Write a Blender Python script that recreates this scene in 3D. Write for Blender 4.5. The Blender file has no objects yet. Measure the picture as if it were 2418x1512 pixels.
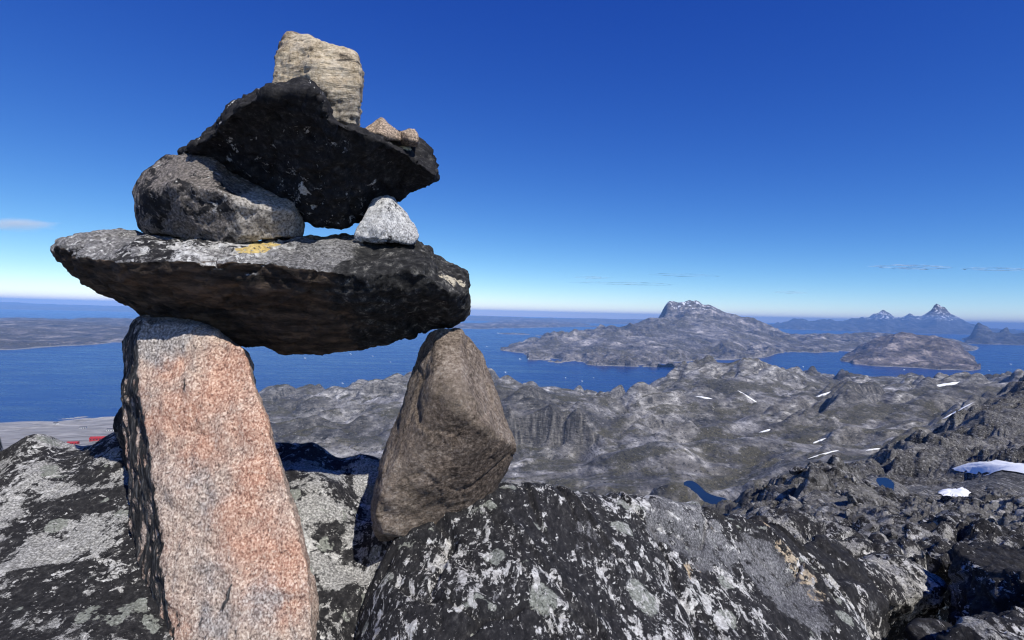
import bpy, bmesh, math, random
import numpy as np
from mathutils import Vector, Matrix

random.seed(7)
SC = bpy.context.scene
COL = SC.collection
R = math.radians

# ------------------------------------------------------------------ camera
F, CX, CY = 1322.0, 1209.0, 756.0          # picture measured on a 2418 x 1512 sheet
ROLL, PITCH = 0.0245, 0.01165
f_ = np.array([0, math.cos(PITCH), -math.sin(PITCH)])
u0 = np.array([0, math.sin(PITCH), math.cos(PITCH)])
r0 = np.array([1.0, 0, 0])
r_ = math.cos(ROLL) * r0 + math.sin(ROLL) * u0
u_ = -math.sin(ROLL) * r0 + math.cos(ROLL) * u0
cam = bpy.data.cameras.new('camera')
camo = bpy.data.objects.new('camera', cam)
COL.objects.link(camo)
camo.matrix_world = Matrix([[r_[i], u_[i], -f_[i], 0] for i in range(3)] + [[0, 0, 0, 1]])
cam.sensor_fit = 'HORIZONTAL'
cam.sensor_width = 36
cam.lens = 36 * F / 2418.0
cam.clip_start = 0.05
cam.clip_end = 300000
SC.camera = camo

# ------------------------------------------------------------------ sky, sun, exposure
SUN_AZ, SUN_EL = R(147), R(47)             # clockwise from +Y (the view direction)
world = bpy.data.worlds.new('World')
SC.world = world
world.use_nodes = True
wn = world.node_tree
wn.nodes.clear()
sky = wn.nodes.new('ShaderNodeTexSky')
sky.sky_type = 'NISHITA'
sky.sun_disc = False
sky.sun_elevation = SUN_EL
sky.sun_rotation = SUN_AZ
sky.altitude = 6000
sky.air_density = 1.0
sky.dust_density = 1.0
sky.ozone_density = 6.0
# the whole sky graded alike to the deep blue of the photograph: one response curve per channel
sep = wn.nodes.new('ShaderNodeSeparateColor')
com = wn.nodes.new('ShaderNodeCombineColor')
wsc = wn.nodes.new('ShaderNodeVectorMath'); wsc.operation = 'SCALE'; wsc.inputs['Scale'].default_value = 0.1
wn.links.new(sky.outputs[0], wsc.inputs[0])
wn.links.new(wsc.outputs[0], sep.inputs[0])
for i, (g, k) in enumerate(((1.88, 5.45), (1.39, 2.24), (0.67, 1.216))):
    pw = wn.nodes.new('ShaderNodeMath'); pw.operation = 'POWER'; pw.inputs[1].default_value = g
    ml = wn.nodes.new('ShaderNodeMath'); ml.operation = 'MULTIPLY'; ml.inputs[1].default_value = k * 10
    wn.links.new(sep.outputs[i], pw.inputs[0]); wn.links.new(pw.outputs[0], ml.inputs[0]); wn.links.new(ml.outputs[0], com.inputs[i])
wb = wn.nodes.new('ShaderNodeBackground')
wb.inputs['Strength'].default_value = 0.1
wo = wn.nodes.new('ShaderNodeOutputWorld')
wn.links.new(com.outputs[0], wb.inputs['Color'])
wn.links.new(wb.outputs[0], wo.inputs['Surface'])

sun = bpy.data.lights.new('sun', 'SUN')
sun.energy = 5.0
sun.angle = R(0.5)
sun.color = (1.0, 0.96, 0.9)
suno = bpy.data.objects.new('sun', sun)
COL.objects.link(suno)
tosun = Vector((math.cos(SUN_EL) * math.sin(SUN_AZ), math.cos(SUN_EL) * math.cos(SUN_AZ), math.sin(SUN_EL)))
suno.rotation_euler = tosun.to_track_quat('Z', 'Y').to_euler()
suno.location = tosun * 50

SC.view_settings.view_transform = 'Standard'
SC.view_settings.look = 'None'
SC.view_settings.gamma = 1.0
SC.view_settings.use_curve_mapping = False
SC.view_settings.exposure = 0.0
SC.render.engine = 'CYCLES'
SC.cycles.use_denoising = True
SC.cycles.pixel_filter_type = 'BLACKMAN_HARRIS'
SC.cycles.filter_width = 1.2
SC.cycles.max_bounces = 5
SC.cycles.diffuse_bounces = 2
SC.cycles.glossy_bounces = 2
SC.cycles.volume_bounces = 0
SC.cycles.transparent_max_bounces = 4

SEA = -440.0

# ------------------------------------------------------------------ maths
def ray(px, py):
    px, py = np.asarray(px, float), np.asarray(py, float)
    a, b = (px - CX) / F, -(py - CY) / F
    d = f_ + a[..., None] * r_ + b[..., None] * u_
    return d / d[..., 1:2]                    # scaled to unit forward distance

def P(px, py, Y):
    return tuple(ray(px, py) * Y)

_rs = np.random.RandomState(11)
_perm = _rs.permutation(256)
_perm = np.concatenate([_perm, _perm, _perm])
_g = _rs.normal(size=(256, 3))
_g /= np.linalg.norm(_g, axis=1)[:, None]

def perlin(p):
    p = np.asarray(p, float)
    i = np.floor(p).astype(np.int64)
    fr = p - i
    i &= 255
    w = fr * fr * fr * (fr * (fr * 6 - 15) + 10)
    out = np.zeros(len(p))
    for dx in (0, 1):
        hx = _perm[i[:, 0] + dx]
        wx = w[:, 0] if dx else 1 - w[:, 0]
        for dy in (0, 1):
            hy = _perm[hx + i[:, 1] + dy]
            wy = w[:, 1] if dy else 1 - w[:, 1]
            for dz in (0, 1):
                h = _perm[hy + i[:, 2] + dz]
                wz = w[:, 2] if dz else 1 - w[:, 2]
                g = _g[h]
                dot = g[:, 0] * (fr[:, 0] - dx) + g[:, 1] * (fr[:, 1] - dy) + g[:, 2] * (fr[:, 2] - dz)
                out += wx * wy * wz * dot
    return out * 1.5

def fbm(p, octs=4, gain=0.5, ridged=False):
    out, a = np.zeros(len(p)), 1.0
    for k in range(octs):
        n = perlin(p * (2.03 ** k) + 17.3 * k)
        out += a * ((0.5 - np.abs(n)) if ridged else n)
        a *= gain
    return out

def cells(p, seed=0):
    """nearest cell of a jittered lattice: (random height, random tilt, gap to the next cell)"""
    p = np.asarray(p, float)
    n, dim = p.shape
    i = np.floor(p).astype(np.int64)
    best, sec = np.full(n, 9e9), np.full(n, 9e9)
    val = np.zeros(n)
    rng_ = [(-1, 0, 1)] * dim
    import itertools
    for off in itertools.product(*rng_):
        c = i + np.array(off)
        h = _perm[(c[:, 0] + seed) & 255]
        for k in range(1, dim): h = _perm[h + (c[:, k] & 255)]
        j = _g[h][:, :dim] * 0.42 + 0.5 + c
        dv = p - j
        d = (dv * dv).sum(1)
        v = (_perm[h + 37] / 255.0 - 0.5) * 1.0 + (dv * _g[_perm[h + 91]][:, :dim]).sum(1) * 0.9
        near = d < best
        sec = np.where(near, best, np.minimum(sec, d))
        val = np.where(near, v, val)
        best = np.where(near, d, best)
    return val, np.sqrt(sec) - np.sqrt(best)

def sstep(a, b, x):
    t = np.clip((x - a) / (b - a), 0, 1)
    return t * t * (3 - 2 * t)

class RBF:
    def __init__(self, pts, vals, c=0.05, smooth=0.0):
        self.p = np.asarray(pts, float)
        v = np.asarray(vals, float)
        n, d = self.p.shape
        A = np.zeros((n + d + 1, n + d + 1))
        A[:n, :n] = -np.sqrt(((self.p[:, None] - self.p[None]) ** 2).sum(-1) + c * c)
        A[:n, :n] += np.eye(n) * smooth
        A[:n, n] = 1
        A[:n, n + 1:] = self.p
        A[n:, :n] = A[:n, n:].T
        b = np.concatenate([v, np.zeros(d + 1)])
        self.w = np.linalg.solve(A, b)
        self.c = c
    def __call__(self, q):
        n = len(self.p)
        out = np.empty(len(q))
        for a in range(0, len(q), 40000):
            s = q[a:a + 40000]
            r2 = (s ** 2).sum(1)[:, None] + (self.p ** 2).sum(1)[None] - 2 * s @ self.p.T
            k = -np.sqrt(np.maximum(r2, 0) + self.c ** 2)
            out[a:a + 40000] = k @ self.w[:n] + self.w[n] + s @ self.w[n + 1:]
        return out

# ------------------------------------------------------------------ object helpers
def tag(o, label=None, cat=None, group=None, kind=None):
    if label: o['label'] = label
    if cat: o['category'] = cat
    if group: o['group'] = group
    if kind: o['kind'] = kind
    return o

def mesh_np(name, verts, faces, mat, smooth=True, loc=None, parent=None):
    verts = np.asarray(verts, np.float64)
    loc = np.zeros(3) if loc is None else np.asarray(loc, float)
    me = bpy.data.meshes.new(name)
    v = (verts - loc).astype(np.float32)
    faces = np.asarray(faces, np.int32)
    k = faces.shape[1]
    me.vertices.add(len(v))
    me.vertices.foreach_set('co', v.ravel())
    me.loops.add(faces.size)
    me.loops.foreach_set('vertex_index', faces.ravel())
    me.polygons.add(len(faces))
    me.polygons.foreach_set('loop_start', np.arange(0, faces.size, k, dtype=np.int32))
    me.update(calc_edges=True)
    me.validate()
    if smooth:
        me.polygons.foreach_set('use_smooth', np.ones(len(me.polygons), bool))
    me.materials.append(mat)
    o = bpy.data.objects.new(name, me)
    o.location = loc
    COL.objects.link(o)
    if parent: o.parent = parent
    return o

def grid_faces(nr, nc):
    i = np.arange(nr * nc).reshape(nr, nc)
    return np.stack([i[:-1, :-1], i[:-1, 1:], i[1:, 1:], i[1:, :-1]], -1).reshape(-1, 4)

# ------------------------------------------------------------------ material helpers
class M:
    def __init__(self, name):
        self.m = bpy.data.materials.new(name)
        self.m.use_nodes = True
        self.t = self.m.node_tree
        self.b = self.t.nodes['Principled BSDF']
        self.b.inputs['Specular IOR Level'].default_value = 0.25
        self.b.inputs['Roughness'].default_value = 0.85
        self.co = self.t.nodes.new('ShaderNodeTexCoord').outputs['Object']
        self.geo = self.t.nodes.new('ShaderNodeNewGeometry')
    def n(self, kind, **props):
        nd = self.t.nodes.new(kind)
        for k, v in props.items(): setattr(nd, k, v)
        return nd
    def put(self, sock, v):
        if isinstance(v, bpy.types.NodeSocket): self.t.links.new(v, sock)
        elif isinstance(v, (tuple, list)) and len(v) == 3 and sock.type == 'RGBA': sock.default_value = (*v, 1)
        else: sock.default_value = v
    def map(self, scale=(1, 1, 1), rot=(0, 0, 0), loc=(0, 0, 0), vec=None):
        nd = self.n('ShaderNodeMapping')
        self.put(nd.inputs['Vector'], vec or self.co)
        nd.inputs['Scale'].default_value = scale
        nd.inputs['Rotation'].default_value = rot
        nd.inputs['Location'].default_value = loc
        return nd.outputs[0]
    def noise(self, scale, detail=4, rough=0.55, vec=None, dist=0.0, off=0.0):
        nd = self.n('ShaderNodeTexNoise')
        v = vec or self.co
        if off: v = self.map(loc=(off, off * 1.7, -off), vec=v)
        self.put(nd.inputs['Vector'], v)
        nd.inputs['Scale'].default_value = scale
        nd.inputs['Detail'].default_value = detail
        nd.inputs['Roughness'].default_value = rough
        nd.inputs['Distortion'].default_value = dist
        return nd.outputs['Fac']
    def voro(self, scale, feature='F1', vec=None, out='Distance', rnd=1.0):
        nd = self.n('ShaderNodeTexVoronoi', feature=feature)
        self.put(nd.inputs['Vector'], vec or self.co)
        nd.inputs['Scale'].default_value = scale
        nd.inputs['Randomness'].default_value = rnd
        return nd.outputs[out]
    def ramp(self, fac, stops, interp='LINEAR'):
        nd = self.n('ShaderNodeValToRGB')
        nd.color_ramp.interpolation = interp
        el = nd.color_ramp.elements
        while len(el) < len(stops): el.new(0.5)
        for e, (p, c) in zip(el, stops):
            e.position = p
            e.color = (c, c, c, 1) if isinstance(c, (int, float)) else (*c, 1)
        self.put(nd.inputs[0], fac)
        return nd.outputs[0]
    def step(self, fac, a, b):
        nd = self.n('ShaderNodeMapRange', interpolation_type='SMOOTHSTEP')
        self.put(nd.inputs['Value'], fac)
        nd.inputs['From Min'].default_value = a
        nd.inputs['From Max'].default_value = b
        return nd.outputs[0]
    def mix(self, fac, a, b, blend='MIX'):
        nd = self.n('ShaderNodeMix', data_type='RGBA', blend_type=blend)
        self.put(nd.inputs[0], fac)
        self.put(nd.inputs[6], a)
        self.put(nd.inputs[7], b)
        return nd.outputs[2]
    def math(self, op, a, b=0.0):
        nd = self.n('ShaderNodeMath', operation=op)
        self.put(nd.inputs[0], a)
        self.put(nd.inputs[1], b)
        return nd.outputs[0]
    def xyz(self, vec=None):
        nd = self.n('ShaderNodeSeparateXYZ')
        self.put(nd.inputs[0], vec or self.co)
        return nd.outputs
    def normal_xyz(self):
        return self.xyz(self.geo.outputs['Normal'])
    def sphere(self, c, r, wob=0.0, scale=20, soft=(1.06, 0.94)):
        """1 inside a blob of radius r round c with a ragged edge"""
        d = self.n('ShaderNodeVectorMath', operation='DISTANCE')
        self.put(d.inputs[0], self.co)
        d.inputs[1].default_value = c
        v = self.math('DIVIDE', d.outputs['Value'], r)
        if wob:
            v = self.math('ADD', v, self.math('MULTIPLY', self.math('SUBTRACT', self.noise(scale, 5, 0.65), 0.5), wob))
        return self.step(v, *soft)
    def bump(self, hs):
        prev = None
        for h, dist, st in hs:
            nd = self.n('ShaderNodeBump')
            self.put(nd.inputs['Height'], h)
            nd.inputs['Distance'].default_value = dist
            nd.inputs['Strength'].default_value = st
            if prev: self.put(nd.inputs['Normal'], prev)
            prev = nd.outputs[0]
        self.put(self.b.inputs['Normal'], prev)
    def color(self, c): self.put(self.b.inputs['Base Color'], c)
    def rough(self, c): self.put(self.b.inputs['Roughness'], c)

# ================================================================== THE SETTING
# ------------------------------------------------------------------ materials of the land
def land_material(name, near=True, snow=None, tint=(1, 1, 1)):
    m = M(name)
    x, y, z = m.xyz()
    nz = m.normal_xyz()[2]
    s = 1.0 if near else 0.22
    strat = m.map(scale=(1, 0.35, 3.0), rot=(R(14), R(22), R(30)))
    big = m.noise(0.012 * s, 7, 0.62)
    mid = m.noise(0.030 * s, 10, 0.66, vec=strat)
    fine = m.noise(0.45 * s, 6, 0.7)
    t = tint
    def c(r, g, b): return (r * t[0], g * t[1], b * t[2])
    col = m.ramp(mid, [(0.35, c(.030, .030, .031)), (0.44, c(.105, .102, .097)), (0.55, c(.21, .202, .19)), (0.66, c(.43, .415, .385))])
    col = m.mix(m.step(big, 0.42, 0.62), col, m.mix(0.55, col, c(.11, .102, .092)))
    macro = m.noise(0.0034 * s, 6, 0.62, off=21)
    col = m.mix(1.0, col, m.ramp(macro, [(0.38, .55), (0.48, 1.15), (0.58, 1.9)] if near else [(0.38, .72), (0.48, 1.0), (0.58, 1.25)]), 'MULTIPLY')
    # heath on the gentle ground
    veg = m.math('MULTIPLY', m.step(nz, 0.74, 0.92), m.step(m.noise(0.012 * s, 8, 0.66, off=31), 0.45, 0.56))
    if near: veg = m.math('MULTIPLY', veg, m.step(z, -40, -150))
    vc = m.ramp(fine, [(0.35, c(.03, .029, .017)), (0.52, c(.085, .077, .044)), (0.68, c(.20, .18, .125))])
    col = m.mix(m.math('MULTIPLY', veg, 0.85), col, vc)
    # steep faces: hanging streaks
    stre = m.noise(0.09 * s, 6, 0.65, vec=m.map(scale=(1, 1, 0.09)), off=5)
    sc_ = m.ramp(stre, [(0.34, c(.02, .02, .022)), (0.5, c(.13, .122, .11)), (0.68, c(.34, .32, .29))])
    col = m.mix(m.math('MULTIPLY', m.step(nz, 0.72, 0.45), 0.85), col, sc_)
    # pale flecks and dark pits
    fl = m.noise(0.15 * s, 8, 0.70, vec=m.map(scale=(1, .5, 2.2), rot=(R(10), R(16), R(30))), off=12)
    col = m.mix(m.math('MULTIPLY', m.step(fl, 0.58, 0.67), 0.6), col, c(.50, .485, .455))
    col = m.mix(m.math('MULTIPLY', m.step(fl, 0.45, 0.38), 0.85), col, c(.025, .025, .027))
    if near:
        # black lichen on the high ground close to the summit, sunlit faces painted pale
        hi = m.math('MULTIPLY', m.step(z, -130, -25), m.step(m.noise(0.5, 7, 0.7, off=3), 0.40, 0.52))
        col = m.mix(m.math('MULTIPLY', hi, 0.42), col, m.ramp(m.noise(3.0, 6, 0.7), [(0.40, (.012, .012, .013)), (0.49, (.06, .059, .057)), (0.56, (.24, .235, .22)), (0.64, (.56, .55, .52))]))
        band = m.noise(1.5, 7, 0.66, vec=m.map(scale=(1.5, .28, 1.2), rot=(0, R(12), R(32))), off=7)
        col = m.mix(m.math('MULTIPLY', m.step(band, .565, .62), m.math('MULTIPLY', m.step(z, -130, -25), .85)), col, (.52, .51, .48))
        col = m.mix(m.math('MULTIPLY', m.step(band, .45, .40), m.math('MULTIPLY', m.step(z, -130, -25), .8)), col, (.014, .014, .015))
        # bare gravel plain of the building ground on the coast
        pl = m.math('ADD', x, m.math('MULTIPLY', y, 0.66))
        pl = m.math('ADD', pl, m.math('MULTIPLY', m.math('SUBTRACT', m.noise(0.01, 5, 0.6), 0.5), 200))
        pl = m.math('MULTIPLY', m.step(pl, 40, -60), m.step(y, 500, 650))
        gr = m.noise(0.02, 7, 0.6, vec=m.map(scale=(0.5, 2.2, 1), rot=(0, 0, R(-8))), off=9)
        gc = m.ramp(gr, [(0.3, (.13, .125, .11)), (0.44, (.34, .32, .285)), (0.56, (.46, .435, .395)), (0.7, (.62, .60, .56))])
        col = m.mix(m.math('MULTIPLY', pl, 0.9), col, gc)
    # washed shore rock just above the sea
    shore = m.math('MULTIPLY', m.step(z, SEA + (9 if not near else 7), SEA + 4), 0.6)
    col = m.mix(shore, col, (.40, .38, .355))
    if snow:
        lo, hi_, thr = snow
        sm = m.noise(0.006, 9, 0.68, vec=m.map(scale=(1.3, 1.0, 0.7), rot=(0, R(18), R(35))))
        sm = m.math('ADD', sm, m.math('MULTIPLY', m.step(z, lo, hi_), 0.12))
        col = m.mix(m.math('MULTIPLY', m.step(sm, thr, thr + 0.03), m.step(z, lo - 60, lo + 60)), col, (.86, .88, .9))
    m.color(col)
    m.bump([(m.noise(0.035 * s, 8, 0.66, vec=strat), 18 / s, 0.9), (fl, 3.0 / s, 0.6)] + ([(m.noise(1.2, 7, 0.7, vec=strat), 0.5, 1.0)] if near else []))
    return m.m

MAT_HILL = land_material('hill_rock')
MAT_ISLAND = land_material('island_rock', near=False, snow=(40, 240, 0.665), tint=(1.2, 1.14, 1.12))
MAT_FAR = land_material('far_rock', near=False, snow=(60, 260, 0.66), tint=(.5, .5, .53))
MAT_HEAD = land_material('headland_rock', near=False, snow=(60, 200, .70), tint=(.95, .84, .80))
MAT_COAST = land_material('coast_rock', near=False, tint=(1.0, 0.88, 0.8))

# ------------------------------------------------------------------ land built from surveyed points
def survey(rows, c=0.03):
    """rows: (px, py, distance) or (px, None, distance, z) -> plan coordinate t = x/y, log distance, fall s = -z/y"""
    q, v = [], []
    for r in rows:
        px, py, D = r[:3]
        if py is None:
            d = ray(px, 740 + 0.0245 * (px - CX))
            s = -r[3] / D
        else:
            d = ray(px, py)
            s = -d[2]
        q.append((d[0] * 4.4, math.log(D) * 2.0))
        v.append(s)
    return RBF(q, v, c=c)

class Land:
    def __init__(self, rows, detail, c=0.03):
        self.f = survey(rows, c)
        self.detail = detail
        self.post = []
    def z(self, x, y):
        x, y = np.asarray(x, float), np.asarray(y, float)
        s = self.f(np.stack([x / y * 4.4, np.log(y) * 2.0], 1))
        z = self.detail(x, y, -s * y)
        for fn in self.post: z = fn(x, y, z)
        return z
    def mesh(self, name, mat, t0, t1, nt, ys, flat=False):
        t = np.linspace(t0, t1, nt)
        T, Y = np.meshgrid(t, ys)
        X = T * Y
        Z = self.z(X.ravel(), Y.ravel())
        o = mesh_np(name, np.stack([X.ravel(), Y.ravel(), Z], 1), grid_faces(len(ys), nt), mat, smooth=not flat)
        return tag(o, kind='structure')

def T_(px): return (px - CX) / F

def rough_land(lams, amp, near_fade=0.30, far_fade=0.006, stretch=1.0, lim=None, blocks=None, ang=0.5, knobs=False, patchy=None, ledge=None):
    def fn(x, y, z):
        xr = (x * math.cos(ang) + y * math.sin(ang)) / stretch
        yr = -x * math.sin(ang) + y * math.cos(ang)
        out = z.copy()
        pm = patchy(x, y) if patchy else np.ones(len(x))
        nf = near_fade(y) if callable(near_fade) else near_fade
        for k, lam in enumerate(lams):
            w = sstep(far_fade, far_fade * 2.2, lam / y) * (1 - sstep(0.6, 1.0, lam / y / nf))
            idx = np.nonzero(w > 1e-3)[0]
            if len(idx) == 0: continue
            p = np.stack([xr[idx] / lam, yr[idx] / lam, z[idx] / lam * 0.8], 1) + 7.7 * k
            n1 = perlin(p)
            n2 = perlin(p + 40)
            n = (1.0 * (np.abs(n1) - 0.25) if knobs else 0.7 * (0.3 - np.abs(n1))) + 0.4 * n2
            a_ = amp(y[idx], lam) if callable(amp) else amp
            out[idx] += w[idx] * a_ * lam * n * pm[idx]
            if ledge:
                # tilted beds: short dark risers facing left, long lit treads falling right
                la = ledge(y[idx]) * pm[idx]
                m = np.nonzero(la > 1e-3)[0]
                if len(m):
                    q = (x[idx][m] * 0.86 + y[idx][m] * 0.30) / (lam * 1.3) + 0.45 * n1[m] + 0.35 * n2[m] + k * 0.37
                    fr = q - np.floor(q)
                    hgt = _g[_perm[np.floor(q).astype(np.int64) & 255]][:, 0] * 0.5 + 0.8
                    out[idx[m]] += w[idx[m]] * la[m] * lam * hgt * (sstep(0.0, 0.24, fr) * (1 - fr) - 0.36)
            if blocks:
                ba = blocks(y[idx]) * pm[idx]
                m = np.nonzero(ba > 1e-3)[0]
                if len(m):
                    v, gap = cells(np.stack([xr[idx][m] / lam * 0.8 + 0.35 * n1[m], yr[idx][m] / lam * 0.8 + 0.35 * n1[m]], 1) + 3.3 * k, k)
                    out[idx[m]] += w[idx[m]] * ba[m] * lam * (0.5 * v - 0.30 * (1 - sstep(0.0, 0.16, gap)))
        if lim: out = np.where(z < lim, np.minimum(out, lim - 1.0), out)
        return out
    return fn

# near hills: from just past the summit rocks to the fjord
def sea_D(px, py): return 440.0 / -ray(px, py)[2]
H = []
def colm(px, *pd): H.extend([(px, p, d) for p, d in pd])
def seab(px, D0): H.extend([(px, None, D0 * 1.06, SEA - 14), (px, None, D0 * 1.35, SEA - 45), (px, None, D0 * 1.9, SEA - 60)])
colm(-350, (1500, 6), (1270, 40), (1140, 250), (1085, 700), (1062, 1000), (1030, 1500), (1012, 1850)); seab(-350, 1930)
colm(0, (1500, 6), (1270, 40), (1130, 250), (1078, 650), (1058, 850), (1030, 1250), (1010, 1700), (1001, 1960)); seab(0, 2010)
colm(150, (1500, 6), (1270, 40), (1130, 250), (1070, 650), (1050, 850), (1020, 1250), (1002, 1750), (995, 2030)); seab(150, 2070)
colm(280, (1500, 6), (1270, 40), (1130, 250), (1068, 650), (1045, 850), (1010, 1350), (990, 1850), (984, 2150)); seab(280, 2190)
colm(450, (1500, 6), (1270, 40), (1130, 250), (1070, 700), (1040, 950), (990, 1500), (962, 2000), (975, 2250)); seab(450, 2350)
colm(620, (1500, 6), (1270, 40), (1140, 250), (1070, 800), (1045, 950), (1000, 1300), (962, 1700), (946, 2000)); seab(620, 2500)
colm(700, (1500, 6), (1270, 40), (1140, 300), (1060, 1050), (990, 1500), (944, 1950)); seab(700, 2550)
colm(790, (1280, 40), (1150, 300), (1070, 1050), (1030, 1200), (975, 1500), (920, 1850)); seab(790, 2600)
colm(870, (1280, 40), (1160, 300), (1085, 1000), (1035, 1180), (960, 1500), (906, 1800)); seab(870, 2700)
colm(960, (1290, 40), (1170, 300), (1100, 1000), (1050, 1180), (990, 1380), (940, 1600), (900, 1800)); seab(960, 2800)
colm(1080, (1290, 40), (1180, 300), (1120, 950), (1060, 1180), (990, 1400), (940, 1620), (900, 1820)); seab(1080, 2900)
colm(1200, (1300, 40), (1190, 300), (1150, 900), (1105, 1150), (1056, 1318), (1048, 1326), (992, 1352), (980, 1400), (940, 1640), (904, 1860)); seab(1200, 2950)
colm(1300, (1300, 40), (1200, 300), (1155, 880), (1110, 1120), (1052, 1303), (1044, 1312), (994, 1338), (980, 1400), (945, 1630), (913, 1860)); seab(1300, 3000)
colm(1365, (1300, 40), (1200, 300), (1160, 870), (1112, 1100), (1062, 1275), (1052, 1296), (995, 1325), (984, 1400), (955, 1620), (925, 1830)); seab(1365, 3050)
colm(1430, (1300, 40), (1205, 300), (1165, 850), (1120, 1040), (1070, 1220), (1000, 1390), (965, 1560), (949, 1700), (990, 2000), (946, 2750), (940, 2950)); seab(1430, 3120)
colm(1500, (1300, 30), (1210, 300), (1170, 840), (1120, 1020), (1060, 1210), (1010, 1330), (984, 1440), (1010, 1600), (975, 2000), (950, 2350), (925, 2600), (935, 2900)); seab(1500, 3300)
colm(1560, (1300, 30), (1215, 300), (1175, 830), (1120, 1010), (1060, 1170), (1022, 1280), (1045, 1400), (1005, 1700), (975, 2000), (940, 2250), (893, 2550), (930, 3000)); seab(1560, 3500)
colm(1610, (1300, 25), (1260, 60), (1225, 250), (1190, 780), (1150, 900), (1100, 1040), (1068, 1140), (1060, 1300), (1020, 1550), (985, 1850), (945, 2150), (870, 2520), (915, 3000)); seab(1610, 3600)
colm(1700, (1300, 10), (1240, 25), (1205, 40), (1260, 70), (1245, 150))
colm(1680, (1290, 20), (1240, 200), (1210, 740), (1135, 980), (1100, 1100), (1050, 1320), (1000, 1700), (960, 2000), (925, 2200), (856, 2500), (900, 3000)); seab(1680, 3700)
colm(1770, (1280, 14), (1210, 30), (1172, 44), (1215, 80), (1230, 150), (1190, 750), (1150, 900), (1100, 1080), (1040, 1350), (1000, 1620), (960, 1950), (920, 2150), (847, 2500), (895, 3000)); seab(1770, 3800)
colm(1840, (1300, 6), (1240, 14), (1175, 32), (1125, 44), (1150, 90), (1150, 300), (1110, 900), (1075, 1100), (1030, 1400), (985, 1750), (945, 2050), (866, 2480), (892, 3000)); seab(1840, 3850)
colm(1900, (1310, 5), (1230, 12), (1160, 28), (1097, 46), (1135, 90), (1140, 300), (1095, 900), (1060, 1150), (1020, 1450), (970, 1850), (930, 2150), (889, 2500), (884, 3200)); seab(1900, 3900)
colm(1965, (1310, 5), (1230, 12), (1150, 30), (1087, 48), (1120, 90), (1130, 250), (1090, 900), (1050, 1200), (1000, 1600), (950, 2000), (915, 2350), (912, 2600), (886, 3250)); seab(1965, 3950)
colm(2030, (1310, 5), (1230, 12), (1160, 30), (1102, 50), (1115, 80), (1090, 130), (1120, 250), (1078, 950), (1040, 1250), (985, 1700), (940, 2100), (915, 2500), (888, 3300)); seab(2030, 4000)
colm(2095, (1320, 5), (1240, 12), (1200, 32), (1196, 50), (1184, 76), (1140, 100), (1050, 160), (1090, 250), (1055, 1000), (1020, 1350), (965, 1850), (925, 2250), (893, 3200)); seab(2095, 4050)
colm(2180, (1310, 5), (1235, 12), (1190, 35), (1165, 60), (1115, 110), (1018, 200), (1060, 320), (1025, 1150), (985, 1550), (940, 2000), (900, 2900)); seab(2180, 4000)
colm(2270, (1300, 5), (1225, 14), (1185, 40), (1165, 65), (1120, 110), (1050, 170), (967, 280), (1010, 420), (990, 1200), (950, 1750), (915, 2300), (895, 2900)); seab(2270, 3900)
colm(2360, (1300, 5), (1220, 16), (1186, 45), (1172, 82), (1128, 92), (1097, 102), (1070, 125), (1030, 200), (928, 360), (970, 550), (945, 1500), (915, 2200), (893, 2800)); seab(2360, 3800)
colm(2440, (1300, 5), (1215, 18), (1184, 50), (1168, 82), (1128, 92), (1092, 102), (1060, 130), (1020, 210), (870, 450), (920, 700), (915, 1600), (893, 2700)); seab(2440, 3700)
colm(2800, (1300, 5), (1200, 18), (1150, 60), (1110, 110), (1060, 160), (960, 240), (830, 480), (880, 900), (900, 2500)); seab(2800, 3600)

def _amp(y, lam):
    t = sstep(450, 900, y)
    return 0.30 * (1 - t) + (0.13 + 0.62 * sstep(18, 80, lam)) * t
def _blk(y): return 0.26 - 0.20 * sstep(300, 900, y)
def _led(y): return 0.24 - 0.18 * sstep(300, 1000, y)
def _patchy(x, y):
    """smooth ice-polished slabs beside broken crags"""
    p = np.stack([x / 330, y / 330, 0 * x], 1)
    far_ = 0.20 + 0.85 * sstep(-0.08, 0.30, fbm(p + 5, 3, 0.55))
    p = np.stack([x / (0.16 * y), np.log(y) * 7, 0 * x], 1)
    near_ = 0.50 + 0.6 * sstep(-0.15, 0.25, perlin(p + 2))
    t = sstep(350, 800, y)
    plain = sstep(-0.60, -0.70, x / y) * sstep(500, 700, y)
    snowy = 0
    for cx, cy, rx, ry in ((92, 95, 24, 16), (57, 72, 7, 6)):
        snowy = np.maximum(snowy, np.exp(-(((x - cx) / rx) ** 2 + ((y - cy) / ry) ** 2) ** 2))
    return (far_ * t + near_ * (1 - t)) * (1 - 0.85 * plain) * (1 - 0.92 * snowy)
_hill_noise = rough_land([230, 120, 64, 34, 18, 9.5, 5, 2.6, 1.4, 0.7, 0.35, 0.17], _amp, near_fade=lambda y: 0.20 - 0.09 * sstep(150, 700, y), far_fade=0.0045, stretch=1.9, lim=SEA - 4, blocks=_blk, knobs=True, patchy=_patchy, ledge=_led)
hills = Land(H, _hill_noise, c=0.012)

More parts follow.
